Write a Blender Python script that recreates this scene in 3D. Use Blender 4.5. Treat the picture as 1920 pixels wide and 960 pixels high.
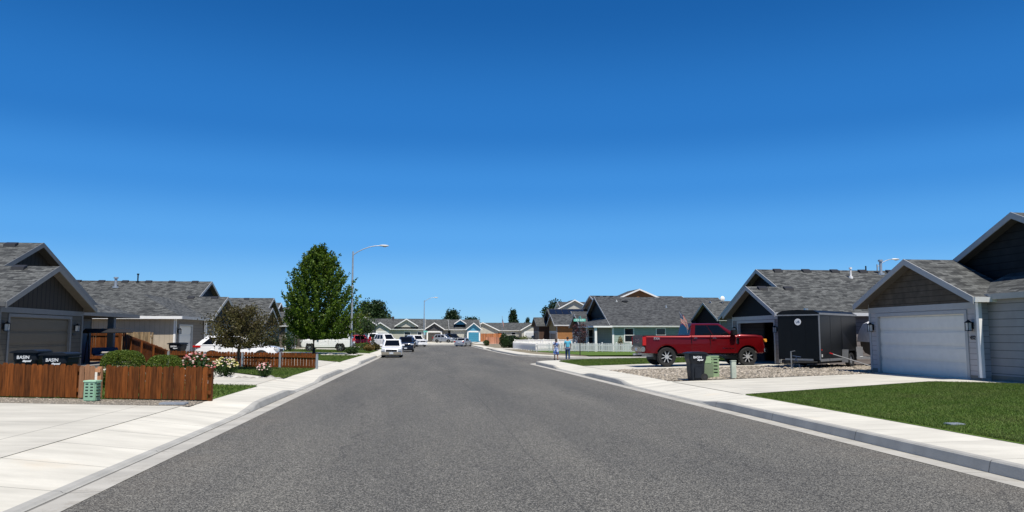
import bpy, bmesh, math, random
import numpy as np
from mathutils import Vector, Matrix
R = math.radians
rnd = random.Random(7)
for o in list(bpy.data.objects): bpy.data.objects.remove(o)
scene = bpy.context.scene
col = scene.collection

# ------------------------------------------------------------------ camera, sky, sun, exposure
cam_d = bpy.data.cameras.new('camera'); cam = bpy.data.objects.new('camera', cam_d); col.objects.link(cam)
cam_d.sensor_width = 36; cam_d.lens = 27.0; cam_d.clip_start = .1; cam_d.clip_end = 6000
cam.location = (0, 0, 1.7); cam.rotation_euler = (R(90 + 5.83), 0, R(-6.62))
scene.camera = cam
SUN_EL, SUN_AZ = 62, 14          # azimuth: degrees to the right of straight behind the camera
w = bpy.data.worlds.new('World'); scene.world = w; w.use_nodes = True
nt = w.node_tree; nt.nodes.clear()
sky = nt.nodes.new('ShaderNodeTexSky'); sky.sky_type = 'NISHITA'; sky.sun_disc = False
sky.sun_elevation = R(SUN_EL); sky.sun_rotation = R(180 - SUN_AZ)
sky.altitude = 300; sky.air_density = 1.0; sky.dust_density = .25; sky.ozone_density = 4.5
hsv = nt.nodes.new('ShaderNodeHueSaturation'); hsv.inputs['Saturation'].default_value = 1.22; hsv.inputs['Hue'].default_value = .498
bg = nt.nodes.new('ShaderNodeBackground'); bg.inputs['Strength'].default_value = .105
wo = nt.nodes.new('ShaderNodeOutputWorld')
nt.links.new(sky.outputs[0], hsv.inputs['Color'])
# the phone picture's deep clear blue: tint the physical sky by elevation
geo = nt.nodes.new('ShaderNodeTexCoord'); sz = nt.nodes.new('ShaderNodeSeparateXYZ'); nt.links.new(geo.outputs['Generated'], sz.inputs[0])
cr = nt.nodes.new('ShaderNodeValToRGB'); nt.links.new(sz.outputs[2], cr.inputs[0]); cr.color_ramp.interpolation = 'EASE'
STOPS = [(0, (.32, .64, .90)), (.05, (.205, .535, .94)), (.12, (.098, .385, .86)), (.19, (.047, .272, .73)), (.26, (.022, .188, .58)), (.42, (.008, .11, .39)), (1, (.003, .05, .22))]
while len(cr.color_ramp.elements) < len(STOPS): cr.color_ramp.elements.new(.5)
for e_, (p_, c_) in zip(cr.color_ramp.elements, STOPS): e_.position = p_; e_.color = (*[v * 8.75 for v in c_], 1)
mx = nt.nodes.new('ShaderNodeMix'); mx.data_type = 'RGBA'; mx.inputs[0].default_value = .93
nt.links.new(hsv.outputs[0], mx.inputs[6]); nt.links.new(cr.outputs[0], mx.inputs[7]); nt.links.new(mx.outputs[2], bg.inputs[0]); nt.links.new(bg.outputs[0], wo.inputs[0])
sun_d = bpy.data.lights.new('sun', 'SUN'); sun_d.energy = 5.0; sun_d.angle = R(.53); sun_d.color = (1, .95, .86)
sun = bpy.data.objects.new('sun', sun_d); col.objects.link(sun)
sdir = Vector((math.sin(R(SUN_AZ)) * math.cos(R(SUN_EL)), -math.cos(R(SUN_AZ)) * math.cos(R(SUN_EL)), math.sin(R(SUN_EL))))
sun.rotation_euler = sdir.to_track_quat('Z', 'Y').to_euler()
vs = scene.view_settings; vs.view_transform = 'Standard'; vs.look = 'None'; vs.gamma = 1; vs.exposure = 0.12; vs.use_curve_mapping = False

# ------------------------------------------------------------------ materials
def newmat(name):
    m = bpy.data.materials.new(name); m.use_nodes = True
    n = m.node_tree.nodes; b = n['Principled BSDF']; return m, n, m.node_tree.links, b
def nd(n, t, **k):
    x = n.new(t)
    for a, v in k.items():
        if a in x.inputs.keys(): x.inputs[a].default_value = v
        else: setattr(x, a, v)
    return x
def mixc(n, l, fac, a, b):
    m = n.new('ShaderNodeMix'); m.data_type = 'RGBA'
    for i, v in ((0, fac), (6, a), (7, b)):
        if hasattr(v, 'links'): l.new(v, m.inputs[i])
        else: m.inputs[i].default_value = v if i == 0 else (*v, 1)
    return m.outputs[2]
def mth(n, l, op, a, b=None, c=None):
    m = n.new('ShaderNodeMath'); m.operation = op
    for i, v in enumerate((a, b, c)):
        if v is None: continue
        if hasattr(v, 'links'): l.new(v, m.inputs[i])
        else: m.inputs[i].default_value = v
    return m.outputs[0]
def noise(n, l, vec, scale, detail=3, rough=.55):
    x = nd(n, 'ShaderNodeTexNoise', Scale=scale, Detail=detail, Roughness=rough)
    if vec is not None: l.new(vec, x.inputs['Vector'])
    return x.outputs['Fac']
def ramp(n, l, fac, p0, p1, c0=(0, 0, 0), c1=(1, 1, 1)):
    r = n.new('ShaderNodeMapRange'); r.inputs['From Min'].default_value = p0; r.inputs['From Max'].default_value = p1
    l.new(fac, r.inputs['Value']); return r.outputs['Result']
def bumpn(n, l, b, h, strength, dist=.01):
    x = nd(n, 'ShaderNodeBump', Strength=strength, Distance=dist); l.new(h, x.inputs['Height']); l.new(x.outputs[0], b.inputs['Normal'])
def dk(c, f): return tuple(min(1, v * f) for v in c)
MATS = {}
def basic(name, c, rough=.6, metal=0, var=.12, scale=4, bump=0, bscale=60, coat=0, spec=None):
    m, n, l, b = newmat(name); tc = n.new('ShaderNodeTexCoord').outputs['Object']
    f = ramp(n, l, noise(n, l, tc, scale, 5), .3, .7)
    l.new(mixc(n, l, f, dk(c, 1 - var), dk(c, 1 + var)), b.inputs['Base Color'])
    b.inputs['Roughness'].default_value = rough; b.inputs['Metallic'].default_value = metal; b.inputs['Coat Weight'].default_value = coat
    if coat: b.inputs['Coat Roughness'].default_value = .04
    if spec is not None: b.inputs['Specular IOR Level'].default_value = spec
    if bump: bumpn(n, l, b, noise(n, l, tc, bscale, 3), bump)
    MATS[name] = m; return m
def uvn(n, l):
    u = n.new('ShaderNodeTexCoord').outputs['UV']; s = n.new('ShaderNodeSeparateXYZ'); l.new(u, s.inputs[0]); return u, s.outputs[0], s.outputs[1]
def siding(name, c, period=.19, vertical=False, dark=.45, wid=.09, rough=.65, var=.08):
    m, n, l, b = newmat(name); uv, u, v = uvn(n, l); tc = n.new('ShaderNodeTexCoord').outputs['Object']
    f = mth(n, l, 'FRACT', mth(n, l, 'DIVIDE', u if vertical else v, period))
    line = mth(n, l, 'LESS_THAN', f, wid)
    base = mixc(n, l, ramp(n, l, noise(n, l, tc, 2.2, 5), .3, .7), dk(c, 1 - var), dk(c, 1 + var))
    l.new(mixc(n, l, line, base, dk(c, dark)), b.inputs['Base Color']); b.inputs['Roughness'].default_value = rough; b.inputs['Specular IOR Level'].default_value = .15
    h = mth(n, l, 'SUBTRACT', 1, f) if not vertical else mth(n, l, 'GREATER_THAN', f, wid)
    bumpn(n, l, b, h, .3, .008); MATS[name] = m; return m
def shingle(name, c1, c2):
    m, n, l, b = newmat(name); uv, u, v = uvn(n, l)
    br = nd(n, 'ShaderNodeTexBrick', Scale=1.0); br.inputs['Brick Width'].default_value = .30; br.inputs['Row Height'].default_value = .14
    br.inputs['Mortar Size'].default_value = .006; br.inputs['Mortar Smooth'].default_value = .2; br.inputs['Bias'].default_value = 0
    br.inputs['Color1'].default_value = (*c1, 1); br.inputs['Color2'].default_value = (*c2, 1); br.inputs['Mortar'].default_value = (.02, .02, .022, 1)
    l.new(uv, br.inputs['Vector'])
    f = ramp(n, l, noise(n, l, uv, .6, 4), .3, .7)
    g = ramp(n, l, noise(n, l, uv, 7, 2, .6), .3, .7)
    o = mixc(n, l, mth(n, l, 'MULTIPLY', f, .35), br.outputs['Color'], dk(c1, .8))
    x = n.new('ShaderNodeMix'); x.data_type = 'RGBA'; x.blend_type = 'MULTIPLY'; x.inputs[0].default_value = .55
    l.new(o, x.inputs[6]); l.new(mixc(n, l, g, (.35, .35, .35), (1.65, 1.65, 1.65)), x.inputs[7])
    l.new(x.outputs[2], b.inputs['Base Color']); b.inputs['Roughness'].default_value = .9
    bumpn(n, l, b, br.outputs['Color'], .5, .02); MATS[name] = m; return m
def wood(name, c, dark=.5):
    m, n, l, b = newmat(name); tc = n.new('ShaderNodeTexCoord').outputs['Object']
    mp = nd(n, 'ShaderNodeMapping'); mp.inputs['Scale'].default_value = (14, 14, 1.3); l.new(tc, mp.inputs[0])
    at = nd(n, 'ShaderNodeAttribute', attribute_name='rnd')
    f = ramp(n, l, noise(n, l, mp.outputs[0], 1.6, 5, .6), .3, .7)
    a = mixc(n, l, f, dk(c, dark), dk(c, 1.3)); a2 = mixc(n, l, at.outputs['Fac'], (.62, .62, .62), (1.3, 1.22, 1.12))
    x = n.new('ShaderNodeMix'); x.data_type = 'RGBA'; x.blend_type = 'MULTIPLY'; x.inputs[0].default_value = 1; l.new(a, x.inputs[6]); l.new(a2, x.inputs[7])
    l.new(x.outputs[2], b.inputs['Base Color']); b.inputs['Roughness'].default_value = .75; b.inputs['Specular IOR Level'].default_value = .2
    bumpn(n, l, b, f, .3, .004); MATS[name] = m; return m
def leafmat(name, ca, cb, trans=.35, rough=.5):
    m, n, l, b = newmat(name); at = nd(n, 'ShaderNodeAttribute', attribute_name='rnd')
    tc = n.new('ShaderNodeTexCoord').outputs['Object']
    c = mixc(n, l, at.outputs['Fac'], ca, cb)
    c2 = mixc(n, l, mth(n, l, 'MULTIPLY', ramp(n, l, noise(n, l, tc, 1.3, 2), .35, .65), .4), c, dk(ca, .7))
    if 'grass_blade' in name: c2 = mixc(n, l, mth(n, l, 'MULTIPLY', ramp(n, l, noise(n, l, tc, .55, 5, .7), .45, .68), .45), c2, (.17, .165, .06))
    l.new(c2, b.inputs['Base Color']); b.inputs['Roughness'].default_value = rough; b.inputs['Specular IOR Level'].default_value = .3
    tr = n.new('ShaderNodeBsdfTranslucent'); l.new(c2, tr.inputs[0]); ms = n.new('ShaderNodeMixShader'); ms.inputs[0].default_value = trans
    l.new(b.outputs[0], ms.inputs[1]); l.new(tr.outputs[0], ms.inputs[2]); l.new(ms.outputs[0], n['Material Output'].inputs[0]); MATS[name] = m; return m

def m_asphalt():
    m, n, l, b = newmat('asphalt'); tc = n.new('ShaderNodeTexCoord').outputs['Object']
    v = nd(n, 'ShaderNodeTexVoronoi', Scale=88.0); l.new(tc, v.inputs['Vector'])
    sp = n.new('ShaderNodeSeparateColor'); l.new(v.outputs['Color'], sp.inputs[0])
    g = ramp(n, l, noise(n, l, tc, 95, 2, .8), .38, .66)
    st = mth(n, l, 'POWER', sp.outputs[0], 2.4)
    c = mixc(n, l, st, (.022, .0215, .0195), (.36, .35, .315))
    c = mixc(n, l, mth(n, l, 'MULTIPLY', g, .35), c, (.14, .135, .12))
    mp = nd(n, 'ShaderNodeMapping'); mp.inputs['Scale'].default_value = (1, .12, 1); l.new(tc, mp.inputs[0])
    big = ramp(n, l, noise(n, l, mp.outputs[0], .55, 5, .6), .3, .72)
    x = n.new('ShaderNodeMix'); x.data_type = 'RGBA'; x.blend_type = 'MULTIPLY'; x.inputs[0].default_value = 1
    l.new(c, x.inputs[6]); l.new(mixc(n, l, big, (.74, .735, .73), (1.20, 1.17, 1.11)), x.inputs[7])
    # scattered dark tar specks
    sc = nd(n, 'ShaderNodeTexNoise', Scale=1.7, Detail=6, Roughness=.75); l.new(tc, sc.inputs['Vector'])
    spot = ramp(n, l, sc.outputs['Fac'], .665, .70)
    c3 = mixc(n, l, mth(n, l, 'MULTIPLY', spot, .55), x.outputs[2], (.03, .03, .03))
    # tyre lanes slightly worn lighter, one long seam along the middle
    sx = n.new('ShaderNodeSeparateXYZ'); l.new(tc, sx.inputs[0])
    wob = mth(n, l, 'MULTIPLY', mth(n, l, 'SUBTRACT', noise(n, l, tc, .5, 2), .5), .25)
    seam = mth(n, l, 'LESS_THAN', mth(n, l, 'ABSOLUTE', mth(n, l, 'ADD', mth(n, l, 'SUBTRACT', sx.outputs[0], 1.55), wob)), .012)
    c4 = mixc(n, l, mth(n, l, 'MULTIPLY', seam, .35), c3, (.02, .02, .02))
    # thin wandering cracks, and brown grit along the gutters
    cw = nd(n, 'ShaderNodeTexNoise', Scale=.8, Detail=3); l.new(tc, cw.inputs['Vector'])
    av = n.new('ShaderNodeVectorMath'); av.operation = 'MULTIPLY_ADD'; l.new(cw.outputs['Color'], av.inputs[0]); av.inputs[1].default_value = (1.4, 1.4, 0); l.new(tc, av.inputs[2])
    ck = nd(n, 'ShaderNodeTexVoronoi', feature='DISTANCE_TO_EDGE', Scale=.16); l.new(av.outputs[0], ck.inputs['Vector'])
    crk = mth(n, l, 'MULTIPLY', mth(n, l, 'LESS_THAN', ck.outputs['Distance'], .0026), ramp(n, l, noise(n, l, tc, .12, 2), .44, .50))
    c5 = mixc(n, l, mth(n, l, 'MULTIPLY', crk, .4), c4, (.02, .02, .02))
    gd = mth(n, l, 'ABSOLUTE', mth(n, l, 'SUBTRACT', sx.outputs[0], 1.6)); gr = mth(n, l, 'MULTIPLY', ramp(n, l, gd, 3.9, 5.1), ramp(n, l, noise(n, l, tc, 1.2, 4), .35, .75))
    c6 = mixc(n, l, mth(n, l, 'MULTIPLY', gr, .35), c5, (.19, .16, .125))
    l.new(c6, b.inputs['Base Color']); b.inputs['Roughness'].default_value = .85; b.inputs['Specular IOR Level'].default_value = .35
    bumpn(n, l, b, v.outputs['Distance'], .7, .006); MATS['asphalt'] = m
m_asphalt()
def m_concrete(name, c, joint=1.5, jv=None, crack=False):
    m, n, l, b = newmat(name); uv, u, v = uvn(n, l); tc = n.new('ShaderNodeTexCoord').outputs['Object']
    mp = nd(n, 'ShaderNodeMapping'); mp.inputs['Scale'].default_value = (.5, 1.5, 1); l.new(tc, mp.inputs[0])
    f = ramp(n, l, noise(n, l, mp.outputs[0], 1.1, 5, .62), .28, .72)
    g = ramp(n, l, noise(n, l, tc, 45, 2, .7), .3, .7)
    c0 = mixc(n, l, f, dk(c, .74), dk(c, 1.1)); c0 = mixc(n, l, mth(n, l, 'MULTIPLY', g, .25), c0, dk(c, .78))
    # rusty stains
    s = ramp(n, l, noise(n, l, tc, .35, 5, .7), .60, .72)
    c0 = mixc(n, l, mth(n, l, 'MULTIPLY', s, .3), c0, (c[0] * .95, c[1] * .78, c[2] * .6))
    w = noise(n, l, tc, 1.5, 2)
    j = mth(n, l, 'LESS_THAN', mth(n, l, 'FRACT', mth(n, l, 'DIVIDE', u, joint)), .02 / joint)
    if jv: j = mth(n, l, 'MAXIMUM', j, mth(n, l, 'LESS_THAN', mth(n, l, 'FRACT', mth(n, l, 'DIVIDE', v, jv)), .02 / jv))
    if crack:   # open joint between pan and kerb, and grit lying in the pan
        j = mth(n, l, 'MAXIMUM', j, mth(n, l, 'GREATER_THAN', mth(n, l, 'ADD', v, mth(n, l, 'MULTIPLY', w, .04)), .30))
        gt = ramp(n, l, noise(n, l, tc, 2.5, 6, .8), .52, .7); c0 = mixc(n, l, mth(n, l, 'MULTIPLY', gt, .5), c0, (.2, .17, .13))
    c0 = mixc(n, l, mth(n, l, 'MULTIPLY', j, .75), c0, dk(c, .3))
    l.new(c0, b.inputs['Base Color']); b.inputs['Roughness'].default_value = .9; b.inputs['Specular IOR Level'].default_value = .25
    bumpn(n, l, b, g, .25, .003); MATS[name] = m
CONC = (.66, .63, .545)
m_concrete('sidewalk', CONC, 1.5); m_concrete('driveway', dk(CONC, .9), 3.05, 2.9); m_concrete('kerb', (.42, .41, .375), 3.0); m_concrete('gutter', (.47, .45, .40), 3.0, crack=True)
def m_ground(name, ca, cb, scale, bump=.4, sc2=30):
    m, n, l, b = newmat(name); tc = n.new('ShaderNodeTexCoord').outputs['Object']
    f = ramp(n, l, noise(n, l, tc, scale, 6, .65), .3, .7); g = ramp(n, l, noise(n, l, tc, sc2, 3, .7), .3, .7)
    c = mixc(n, l, f, ca, cb); x = n.new('ShaderNodeMix'); x.data_type = 'RGBA'; x.blend_type = 'MULTIPLY'; x.inputs[0].default_value = .7
    l.new(c, x.inputs[6]); l.new(mixc(n, l, g, (.55, .55, .55), (1.3, 1.3, 1.3)), x.inputs[7]); l.new(x.outputs[2], b.inputs['Base Color'])
    b.inputs['Roughness'].default_value = .95; b.inputs['Specular IOR Level'].default_value = .1; bumpn(n, l, b, g, bump, .02); MATS[name] = m
m_ground('lawn', (.07, .13, .025), (.12, .185, .04), .9); m_ground('dirt', (.2, .17, .12), (.28, .25, .18), .5); m_ground('dry_ground', (.16, .15, .09), (.22, .19, .12), .02)
m_ground('gravel_fine', (.2, .18, .15), (.3, .27, .23), 4, .8, 60)
leafmat('grass_blade', (.06, .12, .016), (.16, .225, .04), .3, .6)
leafmat('maple_leaf', (.035, .085, .010), (.17, .255, .02), .42); leafmat('dark_leaf', (.05, .035, .014), (.12, .115, .03), .3)
leafmat('box_leaf', (.06, .10, .012), (.17, .23, .03), .3); leafmat('evergreen_leaf', (.012, .03, .012), (.03, .065, .02), .15)
leafmat('green_leaf', (.025, .06, .015), (.07, .12, .03), .35); leafmat('yellow_leaf', (.09, .12, .02), (.2, .22, .04), .4)
leafmat('purple_leaf', (.05, .018, .02), (.13, .05, .05), .25); leafmat('gold_grass', (.16, .11, .03), (.3, .22, .07), .3)
leafmat('far_leaf', (.02, .045, .014), (.045, .085, .022), .25); leafmat('rose_leaf', (.03, .07, .015), (.07, .13, .03), .3)
leafmat('petal_pink', (.6, .12, .12), (.8, .45, .4), .2); leafmat('petal_yellow', (.7, .6, .12), (.85, .82, .6), .2); leafmat('petal_white', (.8, .5, .45), (.85, .8, .72), .2)
leafmat('river_rock', (.14, .12, .09), (.56, .49, .40), 0, .8); leafmat('edge_rock', (.3, .28, .25), (.6, .58, .53), 0, .8)
basic('bark', (.055, .042, .032), .95, bump=.6, bscale=18, var=.3, scale=9)
shingle('shingle_grey', (.022, .024, .0235), (.138, .143, .137)); shingle('shingle_dark', (.022, .024, .026), (.105, .11, .112))
wood('fence_stained', (.175, .055, .012), .34); wood('fence_new', (.42, .22, .12), .7); wood('fence_tan', (.3, .22, .13)); wood('fence_orange', (.4, .15, .06), .8)
wood('fence_salmon', (.42, .2, .13), .8)
basic('vinyl_white', (.90, .88, .84), .45, var=.02); basic('trim_white', (.84, .83, .80), .5, var=.04)
basic('trim_slate', (.15, .155, .16), .55, var=.06, spec=.25); basic('trim_grey', (.37, .375, .38), .55, var=.05, spec=.3); basic('soffit', (.10, .09, .08), .7, spec=.2)
basic('glass_dark', (.012, .016, .02), .06, var=.1); basic('glass_car', (.004, .005, .007), .04, var=.1, spec=.3)
basic('metal_galv', (.42, .45, .48), .45, .5, var=.12); basic('lamp_head', (.6, .6, .58), .5, .1)
basic('black_plastic', (.010, .011, .012), .55, var=.2, spec=.25); basic('vent_dark', (.02, .02, .022), .6); basic('bin_plastic', (.012, .015, .021), .5, var=.2, spec=.25)
basic('text_white', (.75, .76, .78), .5, var=.02); basic('util_green', (.28, .47, .32), .55, var=.08); basic('util_olive', (.17, .22, .13), .5); basic('util_beige', (.45, .5, .42), .6)
basic('util_sage', (.30, .42, .23), .55); basic('metal_dull', (.24, .245, .25), .5, .4); basic('util_pale', (.40, .62, .44), .55); basic('chrome', (.6, .6, .62), .12, 1, var=.05); basic('rubber', (.014, .014, .014), .8, var=.2); basic('rim_silver', (.5, .5, .5), .3, .8)
basic('tail_red', (.45, .01, .01), .2, var=.1); basic('lens_clear', (.6, .6, .58), .1, var=.1); basic('amber', (.8, .35, .05), .2)
basic('foundation', (.2, .18, .15), .9, bump=.3); basic('concrete_floor', (.25, .24, .22), .9)
basic('sign_green', (.16, .55, .44), .4); basic('tactile', (.65, .46, .12), .7); basic('fabric_black', (.01, .01, .012), .9)
# ------------------------------------------------------------------ mesh helpers
class MB:
    def __init__(s, f=None): s.v = []; s.q = []; s.f = f; s.r = []; s.cur = 0.5
    def add(s, pts, faces):
        k = len(s.v)
        for p in pts: s.v.append(tuple(s.f(*p)) if s.f else tuple(p))
        for q in faces: s.q.append([k + i for i in q]); s.r.append(s.cur)
        return s
    def box(s, a0, a1, b0, b1, c0, c1):
        p = [(x, y, z) for z in (c0, c1) for y in (b0, b1) for x in (a0, a1)]
        return s.add(p, [(0, 2, 3, 1), (4, 5, 7, 6), (0, 1, 5, 4), (2, 6, 7, 3), (0, 4, 6, 2), (1, 3, 7, 5)])
    def extr(s, cs, u0, u1):                       # (v, w) outline swept along u
        n = len(cs); p = [(u0, a, b) for a, b in cs] + [(u1, a, b) for a, b in cs]
        return s.add(p, [tuple(range(n)), tuple(range(2 * n - 1, n - 1, -1))] + [(i, n + i, n + (i + 1) % n, (i + 1) % n) for i in range(n)])
    def extv(s, cs, v0, v1):                       # (u, w) outline swept along v
        n = len(cs); p = [(a, v0, b) for a, b in cs] + [(a, v1, b) for a, b in cs]
        return s.add(p, [tuple(range(n)), tuple(range(2 * n - 1, n - 1, -1))] + [(i, n + i, n + (i + 1) % n, (i + 1) % n) for i in range(n)])
    def extw(s, cs, w0, w1):
        n = len(cs); p = [(a, b, w0) for a, b in cs] + [(a, b, w1) for a, b in cs]
        return s.add(p, [tuple(range(n)), tuple(range(2 * n - 1, n - 1, -1))] + [(i, n + i, n + (i + 1) % n, (i + 1) % n) for i in range(n)])
    def tube(s, pts, rad, n=8, cap=True):
        pts = [Vector(p) for p in pts]; rad = rad if isinstance(rad, (list, tuple)) else [rad] * len(pts)
        rings = []
        for i, p in enumerate(pts):
            d = (pts[min(i + 1, len(pts) - 1)] - pts[max(i - 1, 0)]).normalized()
            a = d.cross(Vector((0, 0, 1)));  a = a if a.length > .05 else d.cross(Vector((1, 0, 0)))
            a.normalize(); b = d.cross(a)
            rings += [tuple(p + (a * math.cos(2 * math.pi * k / n) + b * math.sin(2 * math.pi * k / n)) * rad[i]) for k in range(n)]
        m = len(pts); fs = [(i * n + k, i * n + (k + 1) % n, (i + 1) * n + (k + 1) % n, (i + 1) * n + k) for i in range(m - 1) for k in range(n)]
        if cap: fs += [tuple(range(n)), tuple(range(m * n - 1, (m - 1) * n - 1, -1))]
        return s.add(rings, fs)
    def ell(s, c, r, nu=12, nv=8):
        p = []; fs = []
        for j in range(nv + 1):
            t = math.pi * j / nv
            for i in range(nu):
                a = 2 * math.pi * i / nu; p.append((c[0] + r[0] * math.sin(t) * math.cos(a), c[1] + r[1] * math.sin(t) * math.sin(a), c[2] + r[2] * math.cos(t)))
        for j in range(nv):
            for i in range(nu): fs.append((j * nu + i, j * nu + (i + 1) % nu, (j + 1) * nu + (i + 1) % nu, (j + 1) * nu + i))
        return s.add(p, fs)
    def build(s, name, mat, parent=None, smooth=False, recalc=True, bevel=0):
        me = bpy.data.meshes.new(name); off = Vector((0, 0, 0))
        if parent is not None and s.f is not None and not parent.get('_local'):
            q = parent
            while q is not None: off = off + q.location; q = q.parent
        me.from_pydata([tuple(Vector(v) - off) for v in s.v], [], s.q)
        bm = bmesh.new(); bm.from_mesh(me)
        la = bm.faces.layers.float.new('rnd_f')
        bm.faces.ensure_lookup_table()
        for i, fc in enumerate(bm.faces): fc[la] = s.r[i] if i < len(s.r) else .5
        if bevel:
            bmesh.ops.remove_doubles(bm, verts=bm.verts, dist=.0005)
            bmesh.ops.bevel(bm, geom=[e for e in bm.edges if e.is_manifold and e.calc_face_angle(0) > .6], offset=bevel, segments=2, affect='EDGES', clamp_overlap=True)
        if recalc: bmesh.ops.recalc_face_normals(bm, faces=bm.faces)
        uv = bm.loops.layers.uv.new('UVMap'); Z = Vector((0, 0, 1))
        for fc in bm.faces:
            n = fc.normal
            if abs(n.z) > .98: t = Vector((1, 0, 0)); b = Vector((0, 1, 0))
            else:
                t = Z.cross(n).normalized()
                if (abs(t.x) >= abs(t.y) and t.x < 0) or (abs(t.y) > abs(t.x) and t.y < 0): t = -t
                b = n.cross(t); b = b if b.z > 0 else -b
            for lp in fc.loops:
                p = lp.vert.co + off; lp[uv].uv = (p.dot(t), p.dot(b))
            fc.smooth = smooth
        if smooth:
            for e in bm.edges:
                if len(e.link_faces) == 2 and e.calc_face_angle(0) > R(38): e.smooth = False
        bm.to_mesh(me); bm.free()
        vals = [a.value for a in me.attributes['rnd_f'].data]
        at = me.attributes.new('rnd', 'FLOAT', 'FACE'); at.data.foreach_set('value', vals); me.attributes.remove(me.attributes['rnd_f'])
        if isinstance(mat, str): mat = MATS[mat]
        me.materials.append(mat)
        o = bpy.data.objects.new(name, me); col.objects.link(o)
        if parent is not None: o.parent = parent
        return o
def tag(o, label=None, cat=None, group=None, kind=None):
    if label: o['label'] = label
    if cat: o['category'] = cat
    if group: o['group'] = group
    if kind: o['kind'] = kind
    return o
def W(x, y):          # survey correction: offsets across the street shift along it
    return (x * .995, y * 1.0067 - .1153 * x) if y < 135 else (x, y * 1.0067 - .1153 * x + .0)
def empty(name, loc, label, cat, group=None, rz=0, raw=False):
    if not raw: loc = (*W(loc[0], loc[1]), loc[2])
    o = bpy.data.objects.new(name, None); col.objects.link(o); o.location = loc; o.rotation_euler = (0, 0, rz); o.empty_display_size = .3
    return tag(o, label, cat, group)
ID = lambda x, y, z: (x, y, z)
def text_mesh(name, s, size, mat, parent, mtx, extrude=.004, offset=.0, align='CENTER', shear=0):
    c = bpy.data.curves.new(name, 'FONT'); c.body = s; c.size = size; c.extrude = extrude; c.offset = offset; c.align_x = align; c.align_y = 'CENTER'; c.shear = shear
    t = bpy.data.objects.new(name, c); col.objects.link(t); bpy.context.view_layer.update()
    me = bpy.data.meshes.new_from_object(t.evaluated_get(bpy.context.evaluated_depsgraph_get()))
    bpy.data.objects.remove(t); bpy.data.curves.remove(c)
    me.materials.clear(); me.materials.append(MATS[mat]); o = bpy.data.objects.new(name, me); col.objects.link(o); o.parent = parent; o.matrix_local = mtx
    return o
def face_mtx(p, right, up):
    r = Vector(right).normalized(); u = Vector(up).normalized(); n = r.cross(u)
    return Matrix(((r.x, u.x, n.x, p[0]), (r.y, u.y, n.y, p[1]), (r.z, u.z, n.z, p[2]), (0, 0, 0, 1)))

# ------------------------------------------------------------------ terrain heights
RB = [(-60, 0), (10, 0), (35, -.08), (60, -.2), (85, -.3), (110, -.34), (152, -.36), (172, -.18), (195, .02), (260, 0.05), (6000, .05)]
def lerp(a, b, t): return a + (b - a) * max(0, min(1, t))
def rb(y):
    for (a, za), (b, zb) in zip(RB, RB[1:]):
        if y <= b: return za + (zb - za) * max(0, (y - a)) / (b - a)
    return .05
def lowr(x, y): return .17 * max(0, min(1, (x - 8) / 5)) * max(0, min(1, (y - 50) / 14)) * max(0, min(1, (135 - y) / 25))
def road(x, y): return rb(y) - lowr(x, y)
def T(x, y):
    d = max(-5.05 - x, x - 8.45, 0); d = d if y < 140 else 0
    return rb(y) + .16 + min(.14, .018 * d) - lowr(x, y)
def in_poly(poly, x, y):
    c = False; n = len(poly)
    for i in range(n):
        (x1, y1), (x2, y2) = poly[i], poly[i - 1]
        if (y1 > y) != (y2 > y) and x < (x2 - x1) * (y - y1) / (y2 - y1) + x1: c = not c
    return c
def sheet(name, polys, zf, zo, mat, step=3.0, kind='structure', parent=None, uvrot=False):
    bm = bmesh.new()
    for poly in polys:
        b2 = bmesh.new(); b2.faces.new([b2.verts.new((x, y, 0)) for x, y in poly])
        xs = [p[0] for p in poly]; ys = [p[1] for p in poly]
        for lo, hi, ax in ((min(ys), max(ys), 1), (min(xs), max(xs), 0)):
            st = step if hi - lo < 200 else (hi - lo) / 60
            k = math.ceil(lo / st + .01) * st
            while k < hi - .01:
                co = (0, k, 0) if ax else (k, 0, 0); no = (0, 1, 0) if ax else (1, 0, 0)
                bmesh.ops.bisect_plane(b2, geom=list(b2.verts) + list(b2.edges) + list(b2.faces), plane_co=co, plane_no=no); k += st
        me = bpy.data.meshes.new('t'); b2.to_mesh(me); b2.free(); bm.from_mesh(me); bpy.data.meshes.remove(me)
    uv = bm.loops.layers.uv.new('UVMap')
    for v in bm.verts: v.co.z = zf(v.co.x, v.co.y) + zo
    bm.normal_update()
    for f in bm.faces:
        if f.normal.z < 0: f.normal_flip()
        for lp in f.loops: lp[uv].uv = (lp.vert.co.y, lp.vert.co.x) if uvrot else (lp.vert.co.x, lp.vert.co.y)
    me = bpy.data.meshes.new(name); bm.to_mesh(me); bm.free(); me.materials.append(MATS[mat])
    o = bpy.data.objects.new(name, me); col.objects.link(o)
    if kind: o['kind'] = kind
    return o
def rect(x0, x1, y0, y1): return [(x0, y0), (x1, y0), (x1, y1), (x0, y1)]
def arc(cx, cy, r, a0, a1, n=10): return [(cx + r * math.cos(R(a0 + (a1 - a0) * i / n)), cy + r * math.sin(R(a0 + (a1 - a0) * i / n))) for i in range(n + 1)]

# base ground to the horizon
gx = [-3000, -600, -150, -60, -20, -3, 6, 20, 60, 150, 600, 3000]; gy = [-3000, -400, -40, 0, 20, 40, 60, 80, 100, 120, 150, 175, 200, 260, 600, 3000]
g = MB(); g.add([(x, y, rb(y) - .62) for y in gy for x in gx], [(j * len(gx) + i, j * len(gx) + i + 1, (j + 1) * len(gx) + i + 1, (j + 1) * len(gx) + i) for j in range(len(gy) - 1) for i in range(len(gx) - 1)])
tag(g.build('ground', 'dry_ground', recalc=False), kind='structure')
CY0, CY1 = 52.2, 64.4
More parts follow.
